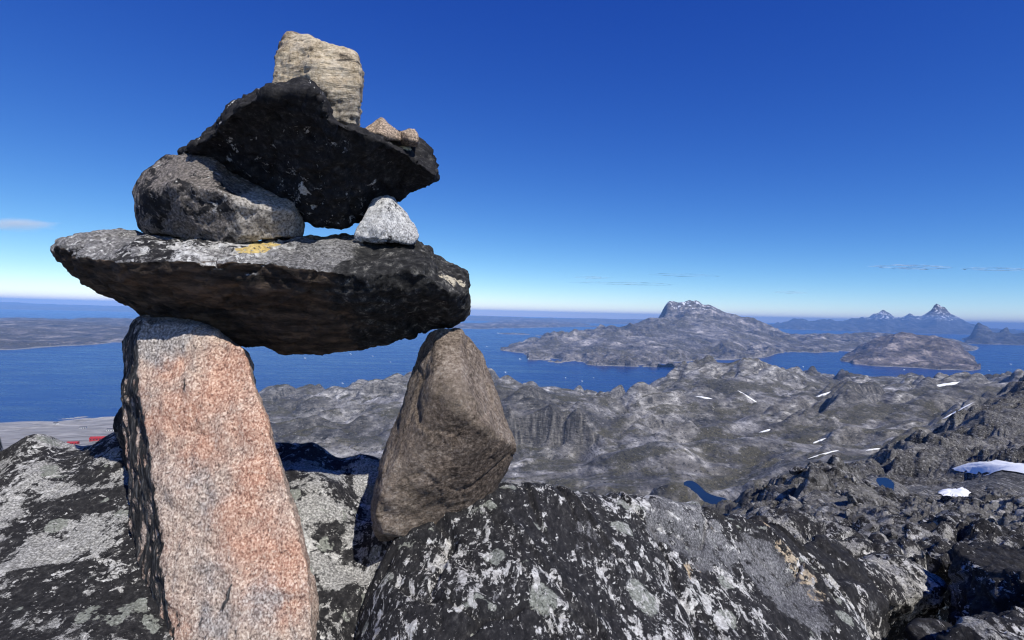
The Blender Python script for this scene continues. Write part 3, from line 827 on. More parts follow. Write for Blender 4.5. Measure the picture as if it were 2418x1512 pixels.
# ================================================================== CAIRN STONES (cross-sections joined, then worn and chipped)
def loft(name, rings, mat, label, voxel=0.0045, amp=0.008, strata=None, smooth=4, cat='stone', group=None, seed=0.0, chip=0.35):
    bm = bmesh.new()
    vr = [[bm.verts.new(P(*p)) for p in ring] for ring in rings]
    n = len(rings[0])
    for a, b in zip(vr, vr[1:]):
        for i in range(n):
            j = (i + 1) % n
            bm.faces.new((a[i], a[j], b[j])); bm.faces.new((a[i], b[j], b[i]))
    for ring, flip in ((vr[0], False), (vr[-1], True)):
        c = bm.verts.new(sum((v.co for v in ring), Vector()) / n)
        for i in range(n):
            j = (i + 1) % n
            bm.faces.new((ring[j], ring[i], c) if not flip else (ring[i], ring[j], c))
    bmesh.ops.recalc_face_normals(bm, faces=bm.faces)
    me = bpy.data.meshes.new('tmp'); bm.to_mesh(me); bm.free()
    o = bpy.data.objects.new('tmp', me); COL.objects.link(o)
    rm = o.modifiers.new('r', 'REMESH'); rm.mode = 'VOXEL'; rm.voxel_size = voxel
    if smooth:
        sm = o.modifiers.new('s', 'SMOOTH'); sm.factor = 0.5; sm.iterations = smooth
    ev = o.evaluated_get(bpy.context.evaluated_depsgraph_get())
    em = ev.to_mesh()
    nv = len(em.vertices)
    co = np.empty(nv * 3, np.float32); em.vertices.foreach_get('co', co); co = co.reshape(-1, 3).astype(float)
    no = np.empty(nv * 3, np.float32); em.vertices.foreach_get('normal', no); no = no.reshape(-1, 3).astype(float)
    em.calc_loop_triangles()
    tr = np.empty(len(em.loop_triangles) * 3, np.int32); em.loop_triangles.foreach_get('vertices', tr); tr = tr.reshape(-1, 3)
    ev.to_mesh_clear()
    bpy.data.objects.remove(o); bpy.data.meshes.remove(me)
    q = co + seed * 3.7
    w = perlin(q / 0.05)[:, None] * 0.25
    cv, gap = cells(q / 0.075 + w, 3)
    cv2, gap2 = cells(q / 0.030 + w, 9)
    d = amp * (fbm(q / 0.10, 5, 0.55) + chip * (fbm(q / 0.05 + 5, 4, 0.6, True) - 0.35) + chip * (0.9 * cv - 0.5 * (1 - sstep(0, .12, gap)) + 0.42 * cv2))
    if strata:
        nrm, lam, a = strata
        nrm = np.array(nrm, float); nrm /= np.linalg.norm(nrm)
        h = q @ nrm
        flat = q - np.outer(h, nrm)
        st = fbm(np.concatenate([(flat / (lam * 7))[:, :2] + 3, (h / lam + 1.2 * perlin(q / 0.15))[:, None]], 1), 3, 0.6)
        d += a * st - a * sstep(0.25, 0.45, st)
    co = co + no * d[:, None]
    loc = np.array([co[:, 0].mean(), co[:, 1].mean(), co[:, 2].min()])
    return tag(mesh_np(name, co, tr, mat, loc=loc), label, cat, group)

def station(front, back):
    return list(front) + list(back)

# ---- materials of the single stones
def granite_leg(stains):
    m = M('pink_granite')
    vec = m.map(scale=(1, 1, .8))
    cr = m.voro(420, vec=m.map(scale=(1, 1, .7)), out='Color')
    g1 = m.math('ADD', m.math('MULTIPLY', m.xyz(cr)[0], .20), m.math('MULTIPLY', m.noise(290, 4, 0.65, vec=vec), .80))
    g2 = m.noise(330, 2, 0.7, off=4)
    col = m.ramp(g1, [(0.32, (.10, .078, .066)), (0.43, (.30, .222, .175)), (0.54, (.46, .36, .285)), (0.67, (.72, .61, .50))])
    red = m.math('MULTIPLY', m.step(m.noise(5.0, 7, 0.62, off=3), 0.50, 0.66), .6)
    for c, r in stains:
        red = m.math('MAXIMUM', red, m.sphere(c, r, 2.0, 13, soft=(1.55, .1)))
    rc = m.ramp(g1, [(0.32, (.18, .06, .035)), (0.44, (.42, .145, .07)), (0.57, (.58, .29, .17)), (0.70, (.74, .52, .38))])
    col = m.mix(m.math('MULTIPLY', red, 0.5), col, rc)
    grey = m.step(m.noise(5.0, 5, 0.6, off=13), 0.52, 0.66)
    gc = m.ramp(g1, [(0.34, (.07, .068, .065)), (0.5, (.27, .255, .24)), (0.66, (.58, .56, .53))])
    col = m.mix(m.math('MULTIPLY', grey, 0.75), col, gc)
    col = m.mix(m.step(g2, 0.64, 0.69), col, (.06, .05, .046))
    # grey smear near the foot
    sm = m.math('SUBTRACT', m.sphere((0.05, -.1, .20), .16, .5, 14), m.sphere((0.08, -.1, .25), .14, .5, 14))
    col = m.mix(m.math('MULTIPLY', m.math('MAXIMUM', sm, 0.0), 0.55), col, (.07, .066, .062))
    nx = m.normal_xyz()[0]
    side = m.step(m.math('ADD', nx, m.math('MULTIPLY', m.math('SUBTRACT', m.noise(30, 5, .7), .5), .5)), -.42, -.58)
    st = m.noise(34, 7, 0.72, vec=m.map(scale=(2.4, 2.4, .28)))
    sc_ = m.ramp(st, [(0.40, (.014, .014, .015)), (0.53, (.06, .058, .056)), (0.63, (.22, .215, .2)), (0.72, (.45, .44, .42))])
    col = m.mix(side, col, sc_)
    m.color(col)
    m.bump([(m.noise(22, 7, 0.65), 0.006, 0.5), (m.math('MULTIPLY', st, side), 0.02, 0.9), (g1, 0.0016, 0.8)])
    return m.m

def brown_leg(edge):
    m = M('brown_gneiss')
    g = m.noise(150, 4, 0.75)
    w = m.noise(18, 8, 0.68)
    col = m.ramp(m.math('ADD', m.math('MULTIPLY', g, .6), m.math('MULTIPLY', w, .4)), [(0.38, (.075, .056, .042)), (0.47, (.24, .187, .142)), (0.54, (.38, .305, .24)), (0.63, (.62, .53, .44))])
    nz = m.normal_xyz()[2]
    col = m.mix(m.math('MULTIPLY', m.step(m.noise(5, 5, .6, off=3), .48, .62), .4), col, (.22, .18, .13))
    # shade of the undercut face, painted dark below the slanting edge
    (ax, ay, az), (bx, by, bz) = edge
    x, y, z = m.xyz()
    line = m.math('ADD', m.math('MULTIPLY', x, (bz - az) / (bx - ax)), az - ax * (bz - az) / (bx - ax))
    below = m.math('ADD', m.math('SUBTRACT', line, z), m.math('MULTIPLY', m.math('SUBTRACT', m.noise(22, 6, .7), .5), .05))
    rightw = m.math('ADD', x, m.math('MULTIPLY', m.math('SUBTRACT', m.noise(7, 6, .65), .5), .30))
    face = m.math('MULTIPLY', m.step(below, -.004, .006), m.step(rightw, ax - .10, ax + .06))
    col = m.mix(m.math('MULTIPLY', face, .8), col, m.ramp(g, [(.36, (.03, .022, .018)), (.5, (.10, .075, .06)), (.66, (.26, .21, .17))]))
    m.color(col)
    m.rough(.8)
    m.bump([(m.noise(26, 9, 0.72, vec=m.map(scale=(1, 1, 1.8), rot=(0, R(20), 0))), 0.034, 0.9), (g, 0.003, 1.0)])
    return m.m

def beige_top():
    m = M('beige_layered_gneiss')
    lay = m.map(scale=(.35, .35, 2.6), rot=(0, R(8), 0))
    s = m.noise(26, 8, 0.68, vec=lay, dist=.3)
    g = m.noise(170, 3, 0.75)
    col = m.ramp(m.math('ADD', m.math('MULTIPLY', g, .5), m.math('MULTIPLY', m.noise(22, 5, .65), .5)), [(0.36, (.24, .18, .11)), (0.46, (.54, .44, .30)), (0.54, (.72, .61, .44)), (0.66, (.86, .77, .60))])
    col = m.mix(m.math('MULTIPLY', m.step(m.noise(9, 5, .6, off=8), .54, .66), .6), col, (.52, .36, .20))
    col = m.mix(m.math('MULTIPLY', m.step(s, .41, .35), .9), col, (.03, .026, .022))
    # rusty, dark weathered left shoulder and grey foot
    x, y, z = m.xyz()
    sh = m.math('ADD', m.math('SUBTRACT', m.math('MULTIPLY', z, .9), m.math('MULTIPLY', x, 1.7)), m.math('MULTIPLY', m.math('SUBTRACT', m.noise(22, 6, .7), .5), .35))
    col = m.mix(m.math('MULTIPLY', m.step(sh, .19, .28), .8), col, m.ramp(m.noise(70, 5, .75), [(0.4, (.03, .022, .016)), (0.54, (.15, .085, .035)), (0.66, (.42, .38, .32))]))
    ft = m.math('ADD', z, m.math('MULTIPLY', m.math('SUBTRACT', m.noise(20, 5, .7), .5), .12))
    col = m.mix(m.math('MULTIPLY', m.step(ft, .085, .05), .6), col, m.ramp(g, [(.38, (.1, .095, .09)), (.62, (.36, .35, .33))]))
    m.color(col)
    m.bump([(s, 0.022, 0.9), (m.noise(50, 6, .7), .006, .7), (g, 0.0016, 0.8)])
    return m.m

def cap_material():
    def extra(m, col, grain):
        x, y, z = m.xyz()
        nz = m.normal_xyz()[2]
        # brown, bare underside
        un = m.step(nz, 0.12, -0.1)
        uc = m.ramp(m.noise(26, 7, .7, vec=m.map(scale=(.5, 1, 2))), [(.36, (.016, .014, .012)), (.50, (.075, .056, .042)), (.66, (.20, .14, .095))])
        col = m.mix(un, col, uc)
        # plain grey middle of the upper face, black right end
        gm = m.math('MULTIPLY', m.step(x, .02, .10), m.step(nz, .0, .25))
        col = m.mix(m.math('MULTIPLY', gm, .85), col, m.ramp(grain, [(.34, (.045, .044, .043)), (.5, (.165, .16, .155)), (.66, (.36, .35, .34))]))
        br = m.step(m.math('ADD', x, m.math('MULTIPLY', m.math('SUBTRACT', m.noise(9, 7, .65), .5), .35)), .17, .21)
        col = m.mix(br, col, m.ramp(m.noise(60, 5, .75), [(.4, (.012, .012, .012)), (.56, (.045, .044, .042)), (.68, (.25, .24, .21))]))
        # yellow crust and cream spots on the right nose
        col = m.mix(m.math('MULTIPLY', m.math('MAXIMUM', m.sphere(YEL[0], .030, 2.2, 34), m.sphere(YEL[3], .024, 2.2, 34)), m.step(m.noise(130, 5, .7), .40, .46)), col, m.ramp(m.noise(120, 4, .7), [(.35, (.42, .30, .09)), (.6, (.72, .55, .22))]))
        for cpos, rad in ((YEL[1], .017), (YEL[2], .012)):
            col = m.mix(m.math('MULTIPLY', m.sphere(cpos, rad, 2.2, 60), m.step(m.noise(150, 5, .7), .42, .5)), col, (.56, .5, .37))
        return col
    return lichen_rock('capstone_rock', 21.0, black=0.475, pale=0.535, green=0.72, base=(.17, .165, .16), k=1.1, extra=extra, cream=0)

# ---- left leg: tall pink slab
ring = []
for FL, FM, FR, RR_, LL in (
        ((338, 757, 1.0), (425, 762, .995), (500, 782, .99), (512, 786, 1.05), (318, 750, 1.06)),
        ((320, 792, .985), (440, 805, .972), (574, 820, .965), (586, 836, 1.05), (288, 806, 1.09)),
        ((331, 914, .955), (465, 914, .94), (606, 914, .945), (611, 916, 1.03), (288, 906, 1.08)),
        ((350, 1043, .93), (490, 1043, .915), (641, 1043, .92), (649, 1043, 1.0), (297, 1030, 1.06)),
        ((366, 1183, .905), (520, 1183, .89), (684, 1183, .9), (694, 1183, .97), (303, 1183, 1.04)),
        ((385, 1334, .88), (550, 1334, .865), (722, 1334, .875), (737, 1334, .945), (307, 1344, 1.01)),
        ((409, 1506, .855), (570, 1506, .842), (742, 1500, .85), (759, 1500, .915), (306, 1506, .98)),
        ((430, 1760, .83), (600, 1760, .82), (775, 1760, .83), (790, 1760, .89), (304, 1760, .95))):
    BR = (RR_[0] - 12, RR_[1], RR_[2] + .10)
    BL = (LL[0] + 25, LL[1], LL[2] + .09)
    ring.append([FL, FM, FR, RR_, BR, BL, LL])
ring.insert(0, [(350, 748, 1.05), (410, 748, 1.05), (450, 752, 1.05), (455, 755, 1.08), (440, 752, 1.12), (380, 742, 1.12), (345, 744, 1.09)])
lego = loft('leg_stone', ring, MAT_LEFTROCK, 'tall pink granite slab standing as the left leg of the cairn', voxel=.0048, amp=.006, smooth=2, group='stones of the cairn', seed=1, strata=((1, .1, .05), .03, .003), chip=.5)

lego.data.materials.clear()
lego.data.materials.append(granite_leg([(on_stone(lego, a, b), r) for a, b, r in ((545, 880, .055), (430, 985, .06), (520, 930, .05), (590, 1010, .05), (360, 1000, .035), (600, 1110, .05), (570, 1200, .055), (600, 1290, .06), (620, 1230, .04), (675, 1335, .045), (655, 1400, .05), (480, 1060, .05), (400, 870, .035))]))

# ---- long capstone across the legs
CAP = [((138, 578, 1.02), (135, 583, .99), (131, 598, .995)),
       ((192, 556, 1.06), (193, 604, .93), (186, 664, 1.05)),
       ((275, 543, 1.09), (282, 620, .89), (278, 714, 1.08)),
       ((345, 547, 1.10), (357, 616, .88), (338, 752, 1.09)),
       ((446, 557, 1.11), (451, 615, .875), (430, 788, 1.09)),
       ((555, 572, 1.11), (563, 615, .875), (540, 810, 1.09)),
       ((634, 561, 1.12), (650, 624, .88), (618, 826, 1.09)),
       ((700, 556, 1.13), (715, 633, .882), (690, 838, 1.09)),
       ((780, 558, 1.13), (785, 642, .885), (775, 838, 1.09)),
       ((865, 556, 1.13), (880, 651, .89), (850, 826, 1.09)),
       ((945, 558, 1.13), (952, 637, .91), (955, 804, 1.09)),
       ((988, 567, 1.13), (996, 642, .92), (990, 786, 1.10)),
       ((1020, 591, 1.13), (1026, 666, .93), (1025, 782, 1.10)),
       ((1056, 622, 1.12), (1060, 690, .95), (1065, 776, 1.10)),
       ((1094, 637, 1.1), (1097, 690, 1.0), (1095, 760, 1.09)),
       ((1108, 660, 1.08), (1110, 695, 1.04), (1108, 735, 1.07))]
ring = []
for T, G, B in CAP:
    M1 = (G[0] * .72 + B[0] * .28, G[1] * .72 + B[1] * .28, G[2] * .86 + B[2] * .14)
    M2 = (G[0] * .35 + B[0] * .65, G[1] * .35 + B[1] * .65, G[2] * .42 + B[2] * .58)
    BB = (B[0], B[1] - 14, B[2] + .10)
    TB = (T[0], T[1] + 14, T[2] + .09)
    TM = ((T[0] + G[0]) / 2, (T[1] + G[1]) / 2 - 13, (T[2] + G[2]) / 2)
    ring.append([T, TM, G, M1, M2, B, BB, TB])
YEL = [(0, 0, 0)] * 4
cap_loc = None
capo = loft('capstone', ring, MAT_LEFTROCK, 'long dark slab lying across both legs, yellow lichen on its top', voxel=.0048, amp=.009, smooth=2, group='stones of the cairn', seed=3, strata=((.05, .2, 1), .035, .006), chip=.5)
cl = np.array(capo.location)
YEL = [on_stone(capo, 597, 584), on_stone(capo, 1060, 660), on_stone(capo, 1085, 668), on_stone(capo, 624, 577)]
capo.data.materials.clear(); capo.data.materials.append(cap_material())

# ---- loaf-shaped stone, left, on the capstone
ring = []
for T, Fm, B in (((322, 424, 1.05), (308, 458, 1.03), (322, 505, 1.04)),
                 ((345, 394, 1.05), (340, 450, .965), (338, 541, 1.02)),
                 ((400, 371, 1.06), (396, 440, .935), (398, 549, 1.0)),
                 ((455, 358, 1.07), (452, 440, .925), (462, 556, .985)),
                 ((500, 362, 1.07), (512, 450, .925), (530, 570, .965)),
                 ((530, 395, 1.08), (560, 480, .93), (580, 573, .96)),
                 ((590, 420, 1.08), (610, 490, .94), (625, 566, .965)),
                 ((650, 440, 1.08), (660, 494, .955), (665, 558, .975)),
                 ((694, 458, 1.07), (704, 496, .98), (703, 556, 1.0)),
                 ((708, 486, 1.06), (718, 513, 1.03), (712, 545, 1.04))):
    T, Fm, B = (T[0], T[1], T[2] + .04), (Fm[0], Fm[1], Fm[2] + .035), (B[0], B[1] + 8, B[2] + .045)
    U1 = ((T[0] + Fm[0]) / 2, T[1] * .62 + Fm[1] * .38, T[2] * .45 + Fm[2] * .55)
    L1 = ((B[0] + Fm[0]) / 2, B[1] * .55 + Fm[1] * .45, B[2] * .45 + Fm[2] * .55)
    ring.append([T, U1, Fm, L1, B, (B[0], B[1] - 10, B[2] + .09), (T[0], T[1] + 12, T[2] + .05)])
def loaf_extra(m, col, grain):
    x, y, z = m.xyz()
    e = m.math('ADD', x, m.math('MULTIPLY', m.math('SUBTRACT', m.noise(16, 6, .7), .5), .16))
    return m.mix(m.step(e, .085, .115), col, m.ramp(grain, [(.34, (.10, .09, .08)), (.5, (.36, .33, .29)), (.66, (.60, .56, .50))]))
loft('loaf_stone', ring, lichen_rock('grey_brown_lichen_rock', 33.0, black=0.44, pale=0.59, green=0.75, base=(.15, .133, .118), k=1.25, extra=loaf_extra, cream=0, pale_c=(.36, .345, .32)),
     'rounded loaf-shaped grey brown stone on the left of the long capstone', voxel=.0045, amp=.009, smooth=4, group='stones of the cairn', seed=4)

# ---- small triangular stone, right, on the capstone
ring = [[(892, 466, 1.05), (915, 459, 1.05), (934, 470, 1.06), (930, 470, 1.11), (900, 466, 1.11)],
        [(868, 500, 1.02), (905, 495, 1.0), (950, 500, 1.05), (944, 500, 1.13), (880, 500, 1.13)],
        [(846, 535, 1.0), (890, 535, .975), (976, 528, 1.04), (968, 530, 1.14), (858, 532, 1.14)],
        [(835, 553, 1.0), (890, 560, .975), (990, 552, 1.03), (980, 552, 1.14), (846, 550, 1.14)],
        [(840, 566, 1.0), (890, 572, .99), (984, 572, 1.03), (976, 566, 1.14), (850, 560, 1.14)]]
ring = [[(a, b + (6 if b > 548 else 0), c + .03) for a, b, c in r] for r in ring]
loft('wedge_stone', ring, lichen_rock('white_speckled_rock', 41.0, black=0.40, pale=0.46, green=0.8, base=(.34, .34, .335), k=1.7, cream=0, pale_c=(.52, .52, .51)),
     'small white speckled triangular stone on the right of the long capstone', voxel=.0035, amp=.007, smooth=2, group='stones of the cairn', seed=5, chip=.5)

# ---- broad black stone above
ring = []
for T, G, B in (((430, 358, 1.10), (428, 361, 1.08), (440, 366, 1.09)),
                ((490, 318, 1.12), (489, 324, .99), (505, 385, 1.08)),
                ((526, 284, 1.12), (528, 290, .95), (535, 400, 1.08)),
                ((549, 248, 1.12), (552, 256, .925), (570, 425, 1.08)),
                ((598, 227, 1.1), (602, 236, .91), (625, 455, 1.08)),
                ((632, 206, 1.04), (636, 218, .905), (665, 490, 1.08)),
                ((690, 200, .96), (692, 214, .90), (718, 526, 1.07)),
                ((738, 204, .95), (742, 214, .895), (750, 533, 1.07)),
                ((758, 232, .955), (760, 240, .90), (778, 536, 1.07)),
                ((772, 282, .98), (774, 284, .905), (803, 533, 1.07)),
                ((845, 298, 1.10), (845, 305, .945), (860, 506, 1.10)),
                ((900, 318, 1.14), (908, 336, .985), (905, 484, 1.13)),
                ((950, 322, 1.16), (956, 358, 1.01), (945, 466, 1.14)),
                ((992, 334, 1.16), (992, 388, 1.03), (982, 453, 1.14)),
                ((1017, 366, 1.14), (1019, 410, 1.05), (1012, 438, 1.11)),
                ((1028, 402, 1.10), (1031, 418, 1.06), (1027, 426, 1.08))):
    G = (G[0], G[1], G[2] - .035 * min(1, max(0, (1.02 - G[2]) / .08)))
    M1 = (G[0] * .68 + B[0] * .32, G[1] * .68 + B[1] * .32, G[2] * .66 + B[2] * .34)
    M2 = (G[0] * .35 + B[0] * .65, G[1] * .35 + B[1] * .65, G[2] * .33 + B[2] * .67)
    ring.append([T, G, M1, M2, B, (B[0], B[1] - 10, B[2] + .16), (T[0], T[1] + 12, max(T[2] + .10, 1.2))])
def dark_extra(m, col, grain):
    c = m.mix(m.sphere(DK, .022, 1.2, 40), col, m.ramp(m.noise(110, 4, .7), [(.35, (.40, .33, .16)), (.6, (.68, .62, .42))]))
    return c
DK = (0, 0, 0)
dko = loft('dark_stone', ring, MAT_LEFTROCK, 'broad black overhanging stone resting on the loaf stone and the triangular stone', voxel=.0046, amp=.010, smooth=2, group='stones of the cairn', seed=6, strata=((.3, .1, 1), .03, .006), chip=.6)
dl = np.array(dko.location)
DK = on_stone(dko, 950, 342)
dko.data.materials.clear()
dko.data.materials.append(lichen_rock('black_lichen_rock', 57.0, black=0.66, pale=0.64, green=0.70, base=(.12, .12, .115), k=1.3, cream=0, extra=dark_extra))

# ---- beige block on top
ring = []
for FL, FM, FR, RR_, BR, BL in (
        ((682, 80, 1.04), (735, 88, 1.0), (822, 121, 1.0), (840, 128, 1.03), (828, 122, 1.14), (692, 76, 1.14)),
        ((668, 97, 1.02), (735, 105, .98), (838, 135, .98), (847, 142, 1.02), (838, 136, 1.14), (678, 96, 1.14)),
        ((650, 140, 1.01), (730, 145, .97), (845, 160, .975), (856, 172, 1.02), (846, 165, 1.14), (660, 140, 1.14)),
        ((645, 182, 1.01), (730, 190, .97), (849, 205, .975), (860, 208, 1.02), (850, 205, 1.14), (655, 182, 1.14)),
        ((630, 204, 1.02), (725, 225, .975), (846, 250, .975), (856, 250, 1.02), (846, 248, 1.14), (645, 204, 1.14)),
        ((632, 250, 1.03), (730, 280, .985), (838, 296, .98), (849, 298, 1.02), (840, 294, 1.14), (645, 250, 1.14)),
        ((650, 300, 1.05), (740, 320, 1.03), (830, 322, 1.03), (840, 318, 1.05), (830, 315, 1.13), (660, 300, 1.13))):
    ring.append([FL, FM, FR, RR_, BR, BL])
loft('top_stone', ring, beige_top(), 'beige layered block standing on top of the cairn', voxel=.0040, amp=.006, smooth=1, group='stones of the cairn', seed=7, strata=((.1, .05, 1), .022, .006), chip=.6)

# ---- two pebbles on the black stone, right
MAT_TAN = lichen_rock('tan_rock', 63.0, black=0.36, pale=0.62, green=0.85, base=(.30, .23, .17), k=1.7, cream=0, pale_c=(.46, .40, .32))
ring = [[(893, 281, 1.06), (900, 277, 1.05), (906, 283, 1.06), (904, 283, 1.09), (896, 281, 1.09)],
        [(876, 297, 1.04), (900, 295, 1.02), (925, 300, 1.05), (920, 300, 1.11), (880, 297, 1.11)],
        [(856, 308, 1.03), (900, 316, 1.0), (942, 316, 1.04), (936, 316, 1.12), (862, 308, 1.12)],
        [(862, 318, 1.03), (900, 330, 1.01), (946, 332, 1.04), (938, 328, 1.12), (868, 318, 1.12)]]
loft('pebble', ring, MAT_TAN, 'brown pointed pebble just right of the beige top stone', voxel=.003, amp=.004, smooth=1, group='small stones on the black stone', seed=8)
ring = [[(950, 308, 1.06), (966, 304, 1.05), (979, 305, 1.06), (976, 306, 1.10), (955, 308, 1.10)],
        [(940, 313, 1.05), (964, 316, 1.03), (987, 319, 1.05), (982, 318, 1.11), (946, 313, 1.11)],
        [(942, 328, 1.05), (964, 332, 1.03), (989, 336, 1.05), (983, 334, 1.11), (948, 326, 1.11)],
        [(948, 340, 1.06), (964, 344, 1.05), (984, 346, 1.07), (980, 344, 1.11), (954, 340, 1.11)]]
loft('pebble', ring, MAT_TAN, 'small pale tan pebble, rightmost stone on the black stone', voxel=.003, amp=.003, smooth=1, group='small stones on the black stone', seed=9)
# ---- dark stone leaning behind the pink leg
ring = [[(284, 962, 1.2), (296, 958, 1.18), (310, 962, 1.2), (310, 962, 1.26), (290, 962, 1.26)],
        [(273, 985, 1.2), (290, 988, 1.17), (330, 990, 1.2), (330, 990, 1.28), (278, 985, 1.28)],
        [(276, 1020, 1.2), (295, 1030, 1.17), (340, 1030, 1.2), (340, 1030, 1.30), (280, 1020, 1.30)],
        [(284, 1052, 1.22), (300, 1062, 1.19), (350, 1065, 1.22), (350, 1060, 1.32), (286, 1050, 1.32)],
        [(288, 1100, 1.26), (300, 1112, 1.22), (350, 1115, 1.26), (350, 1110, 1.36), (290, 1100, 1.36)],
        [(290, 1160, 1.28), (300, 1170, 1.24), (350, 1170, 1.28), (350, 1165, 1.38), (292, 1160, 1.38)]]
loft('prop_stone', ring, dko.data.materials[0], 'small dark stone peeking out left of the pink slab leg', voxel=.0045, amp=.006, smooth=2, group='stones of the cairn', seed=10)

# ================================================================== ROCKS RIGHT OF THE BOULDER
def hull_rock(name, pts, mat, label, voxel=.010, amp=.02, smooth=1, seed=0, group=None, strata=None, chip=.6):
    bm = bmesh.new()
    for p in pts: bm.verts.new(P(*p))
    r = bmesh.ops.convex_hull(bm, input=bm.verts)
    bmesh.ops.delete(bm, geom=[v for v in bm.verts if not v.link_faces], context='VERTS')
    bmesh.ops.recalc_face_normals(bm, faces=bm.faces)
    me = bpy.data.meshes.new('tmp'); bm.to_mesh(me); bm.free()
    o = bpy.data.objects.new('tmp', me); COL.objects.link(o)
    rm = o.modifiers.new('r', 'REMESH'); rm.mode = 'VOXEL'; rm.voxel_size = voxel
    if smooth:
        sm = o.modifiers.new('s', 'SMOOTH'); sm.factor = 0.5; sm.iterations = smooth
    ev = o.evaluated_get(bpy.context.evaluated_depsgraph_get()); em = ev.to_mesh(); nv = len(em.vertices)
    co = np.empty(nv * 3, np.float32); em.vertices.foreach_get('co', co); co = co.reshape(-1, 3).astype(float)
    no = np.empty(nv * 3, np.float32); em.vertices.foreach_get('normal', no); no = no.reshape(-1, 3).astype(float)
    em.calc_loop_triangles()
    tr = np.empty(len(em.loop_triangles) * 3, np.int32); em.loop_triangles.foreach_get('vertices', tr); tr = tr.reshape(-1, 3)
    ev.to_mesh_clear(); bpy.data.objects.remove(o); bpy.data.meshes.remove(me)
    q = co + seed * 5.1
    L0 = voxel * 22
    w = perlin(q / L0)[:, None] * 0.25
    cv, gap = cells(q / L0 / 1.1 * np.array([1, .7, 1]) + w, 3)
    cv2, gap2 = cells(q / L0 * 2.4 + w, 9)
    d = amp * (fbm(q / L0, 5, .55) + chip * (fbm(q / L0 * 2 + 5, 4, .6, True) - .35) + chip * (1.2 * cv - .8 * (1 - sstep(0, .12, gap)) + .5 * cv2))
    if strata:
        nrm, lam, a = strata
        nrm = np.array(nrm, float); nrm /= np.linalg.norm(nrm)
        h = q @ nrm
        st = perlin(np.stack([h / lam + .7 * perlin(q / (lam * 4)), q[:, 0] / lam / 7, q[:, 1] / lam / 7], 1))
        d += a * st - a * sstep(.2, .4, st)
    co = co + no * d[:, None]
    loc = np.array([co[:, 0].mean(), co[:, 1].mean(), co[:, 2].min()])
    return tag(mesh_np(name, co, tr, mat, loc=loc), label, 'rock', group)

# ---- right leg: brown wedge with flat broken faces
MAT_BLACKROCK0 = MAT_LEFTROCK
o = hull_rock('leg_stone', [(1010, 788, 1.10), (1030, 779, 1.06), (1088, 775, 1.09), (1085, 776, 1.2), (1015, 784, 1.2),
    (989, 838, 1.10), (956, 955, 1.10), (931, 1029, 1.09), (905, 1075, 1.07), (879, 1168, 1.03), (867, 1218, 1.0), (874, 1248, 1.0), (905, 1269, 1.02),
    (1003, 845, 1.055), (974, 960, 1.02), (950, 1030, 1.01), (908, 1130, .985), (882, 1212, .965), (902, 1256, .975),
    (1088, 840, 1.01), (1094, 900, .965), (1080, 944, .925), (1022, 932, .955), (1140, 1006, .945),
    (1137, 837, 1.12), (1176, 942, 1.12), (1198, 1010, 1.10), (1222, 1058, 1.05), (1212, 1085, 1.07), (1190, 1127, 1.09), (1150, 1200, 1.08), (1100, 1278, 1.06),
    (960, 1268, 1.0), (1040, 1250, 1.03), (1100, 1290, 1.12), (900, 1290, 1.10), (1195, 1050, 1.17), (1165, 940, 1.2), (1120, 840, 1.2), (940, 1050, 1.2), (1000, 860, 1.2)],
    MAT_BLACKROCK0, 'brown wedge-shaped stone standing as the right leg of the cairn', voxel=.0046, amp=.0045, smooth=1, seed=2, group='stones of the cairn', chip=.7)
o['category'] = 'stone'
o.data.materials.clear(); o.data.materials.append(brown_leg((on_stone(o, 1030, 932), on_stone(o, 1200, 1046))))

MAT_BLACK = lichen_rock('black_crag_rock', 71.0, rot=(0, 0, R(-30)), stretch=(1.3, .6, 1), black=0.60, pale=0.60, green=0.72, base=(.11, .11, .11), k=.9, cream=.74)
MAT_WHITE = lichen_rock('white_crag_rock', 77.0, rot=(0, 0, R(-30)), stretch=(1.3, .6, 1), black=0.55, pale=0.58, green=0.8, base=(.22, .215, .20), k=1.0, cream=.70)
G_ = 'dark rocks right of the banded boulder'
ST = ((.55, .1, .8), .06, .012)
hull_rock('crag_rock', [(1895, 1285, 1.75), (1926, 1265, 1.8), (1960, 1270, 1.9), (2010, 1330, 1.8), (2085, 1430, 1.6), (2070, 1480, 1.5), (1960, 1420, 1.45), (1900, 1330, 1.6), (1930, 1270, 2.3), (1985, 1290, 2.3), (2090, 1500, 2.1), (1960, 1600, 1.5), (1880, 1500, 1.7), (2080, 1600, 1.5)],
          MAT_BLACK, 'dark tilted slab rock just behind the right end of the banded boulder', seed=1, group=G_, strata=ST)
hull_rock('crag_rock', [(2022, 1318, 1.95), (2060, 1312, 2.05), (2122, 1314, 2.1), (2178, 1346, 2.05), (2226, 1384, 2.0), (2205, 1402, 1.92), (2120, 1430, 1.8), (2085, 1428, 1.78), (2030, 1345, 1.85), (2080, 1320, 2.5), (2200, 1385, 2.5), (2120, 1520, 2.0), (2200, 1500, 2.2), (2060, 1520, 2.0)],
          MAT_WHITE, 'black and white blocky rock above the deep shaded pit', seed=2, group=G_, strata=ST)
hull_rock('crag_rock', [(2243, 1298, 2.0), (2300, 1292, 2.2), (2418, 1305, 2.3), (2620, 1330, 2.1), (2240, 1420, 1.95), (2236, 1540, 1.9), (2330, 1500, 1.62), (2430, 1440, 1.5), (2620, 1450, 1.3), (2330, 1310, 2.9), (2620, 1330, 2.8), (2300, 1700, 1.8), (2600, 1700, 1.4)],
          MAT_BLACK, 'big black block in its own shade at the right edge', seed=3, group=G_, strata=ST, amp=.03)
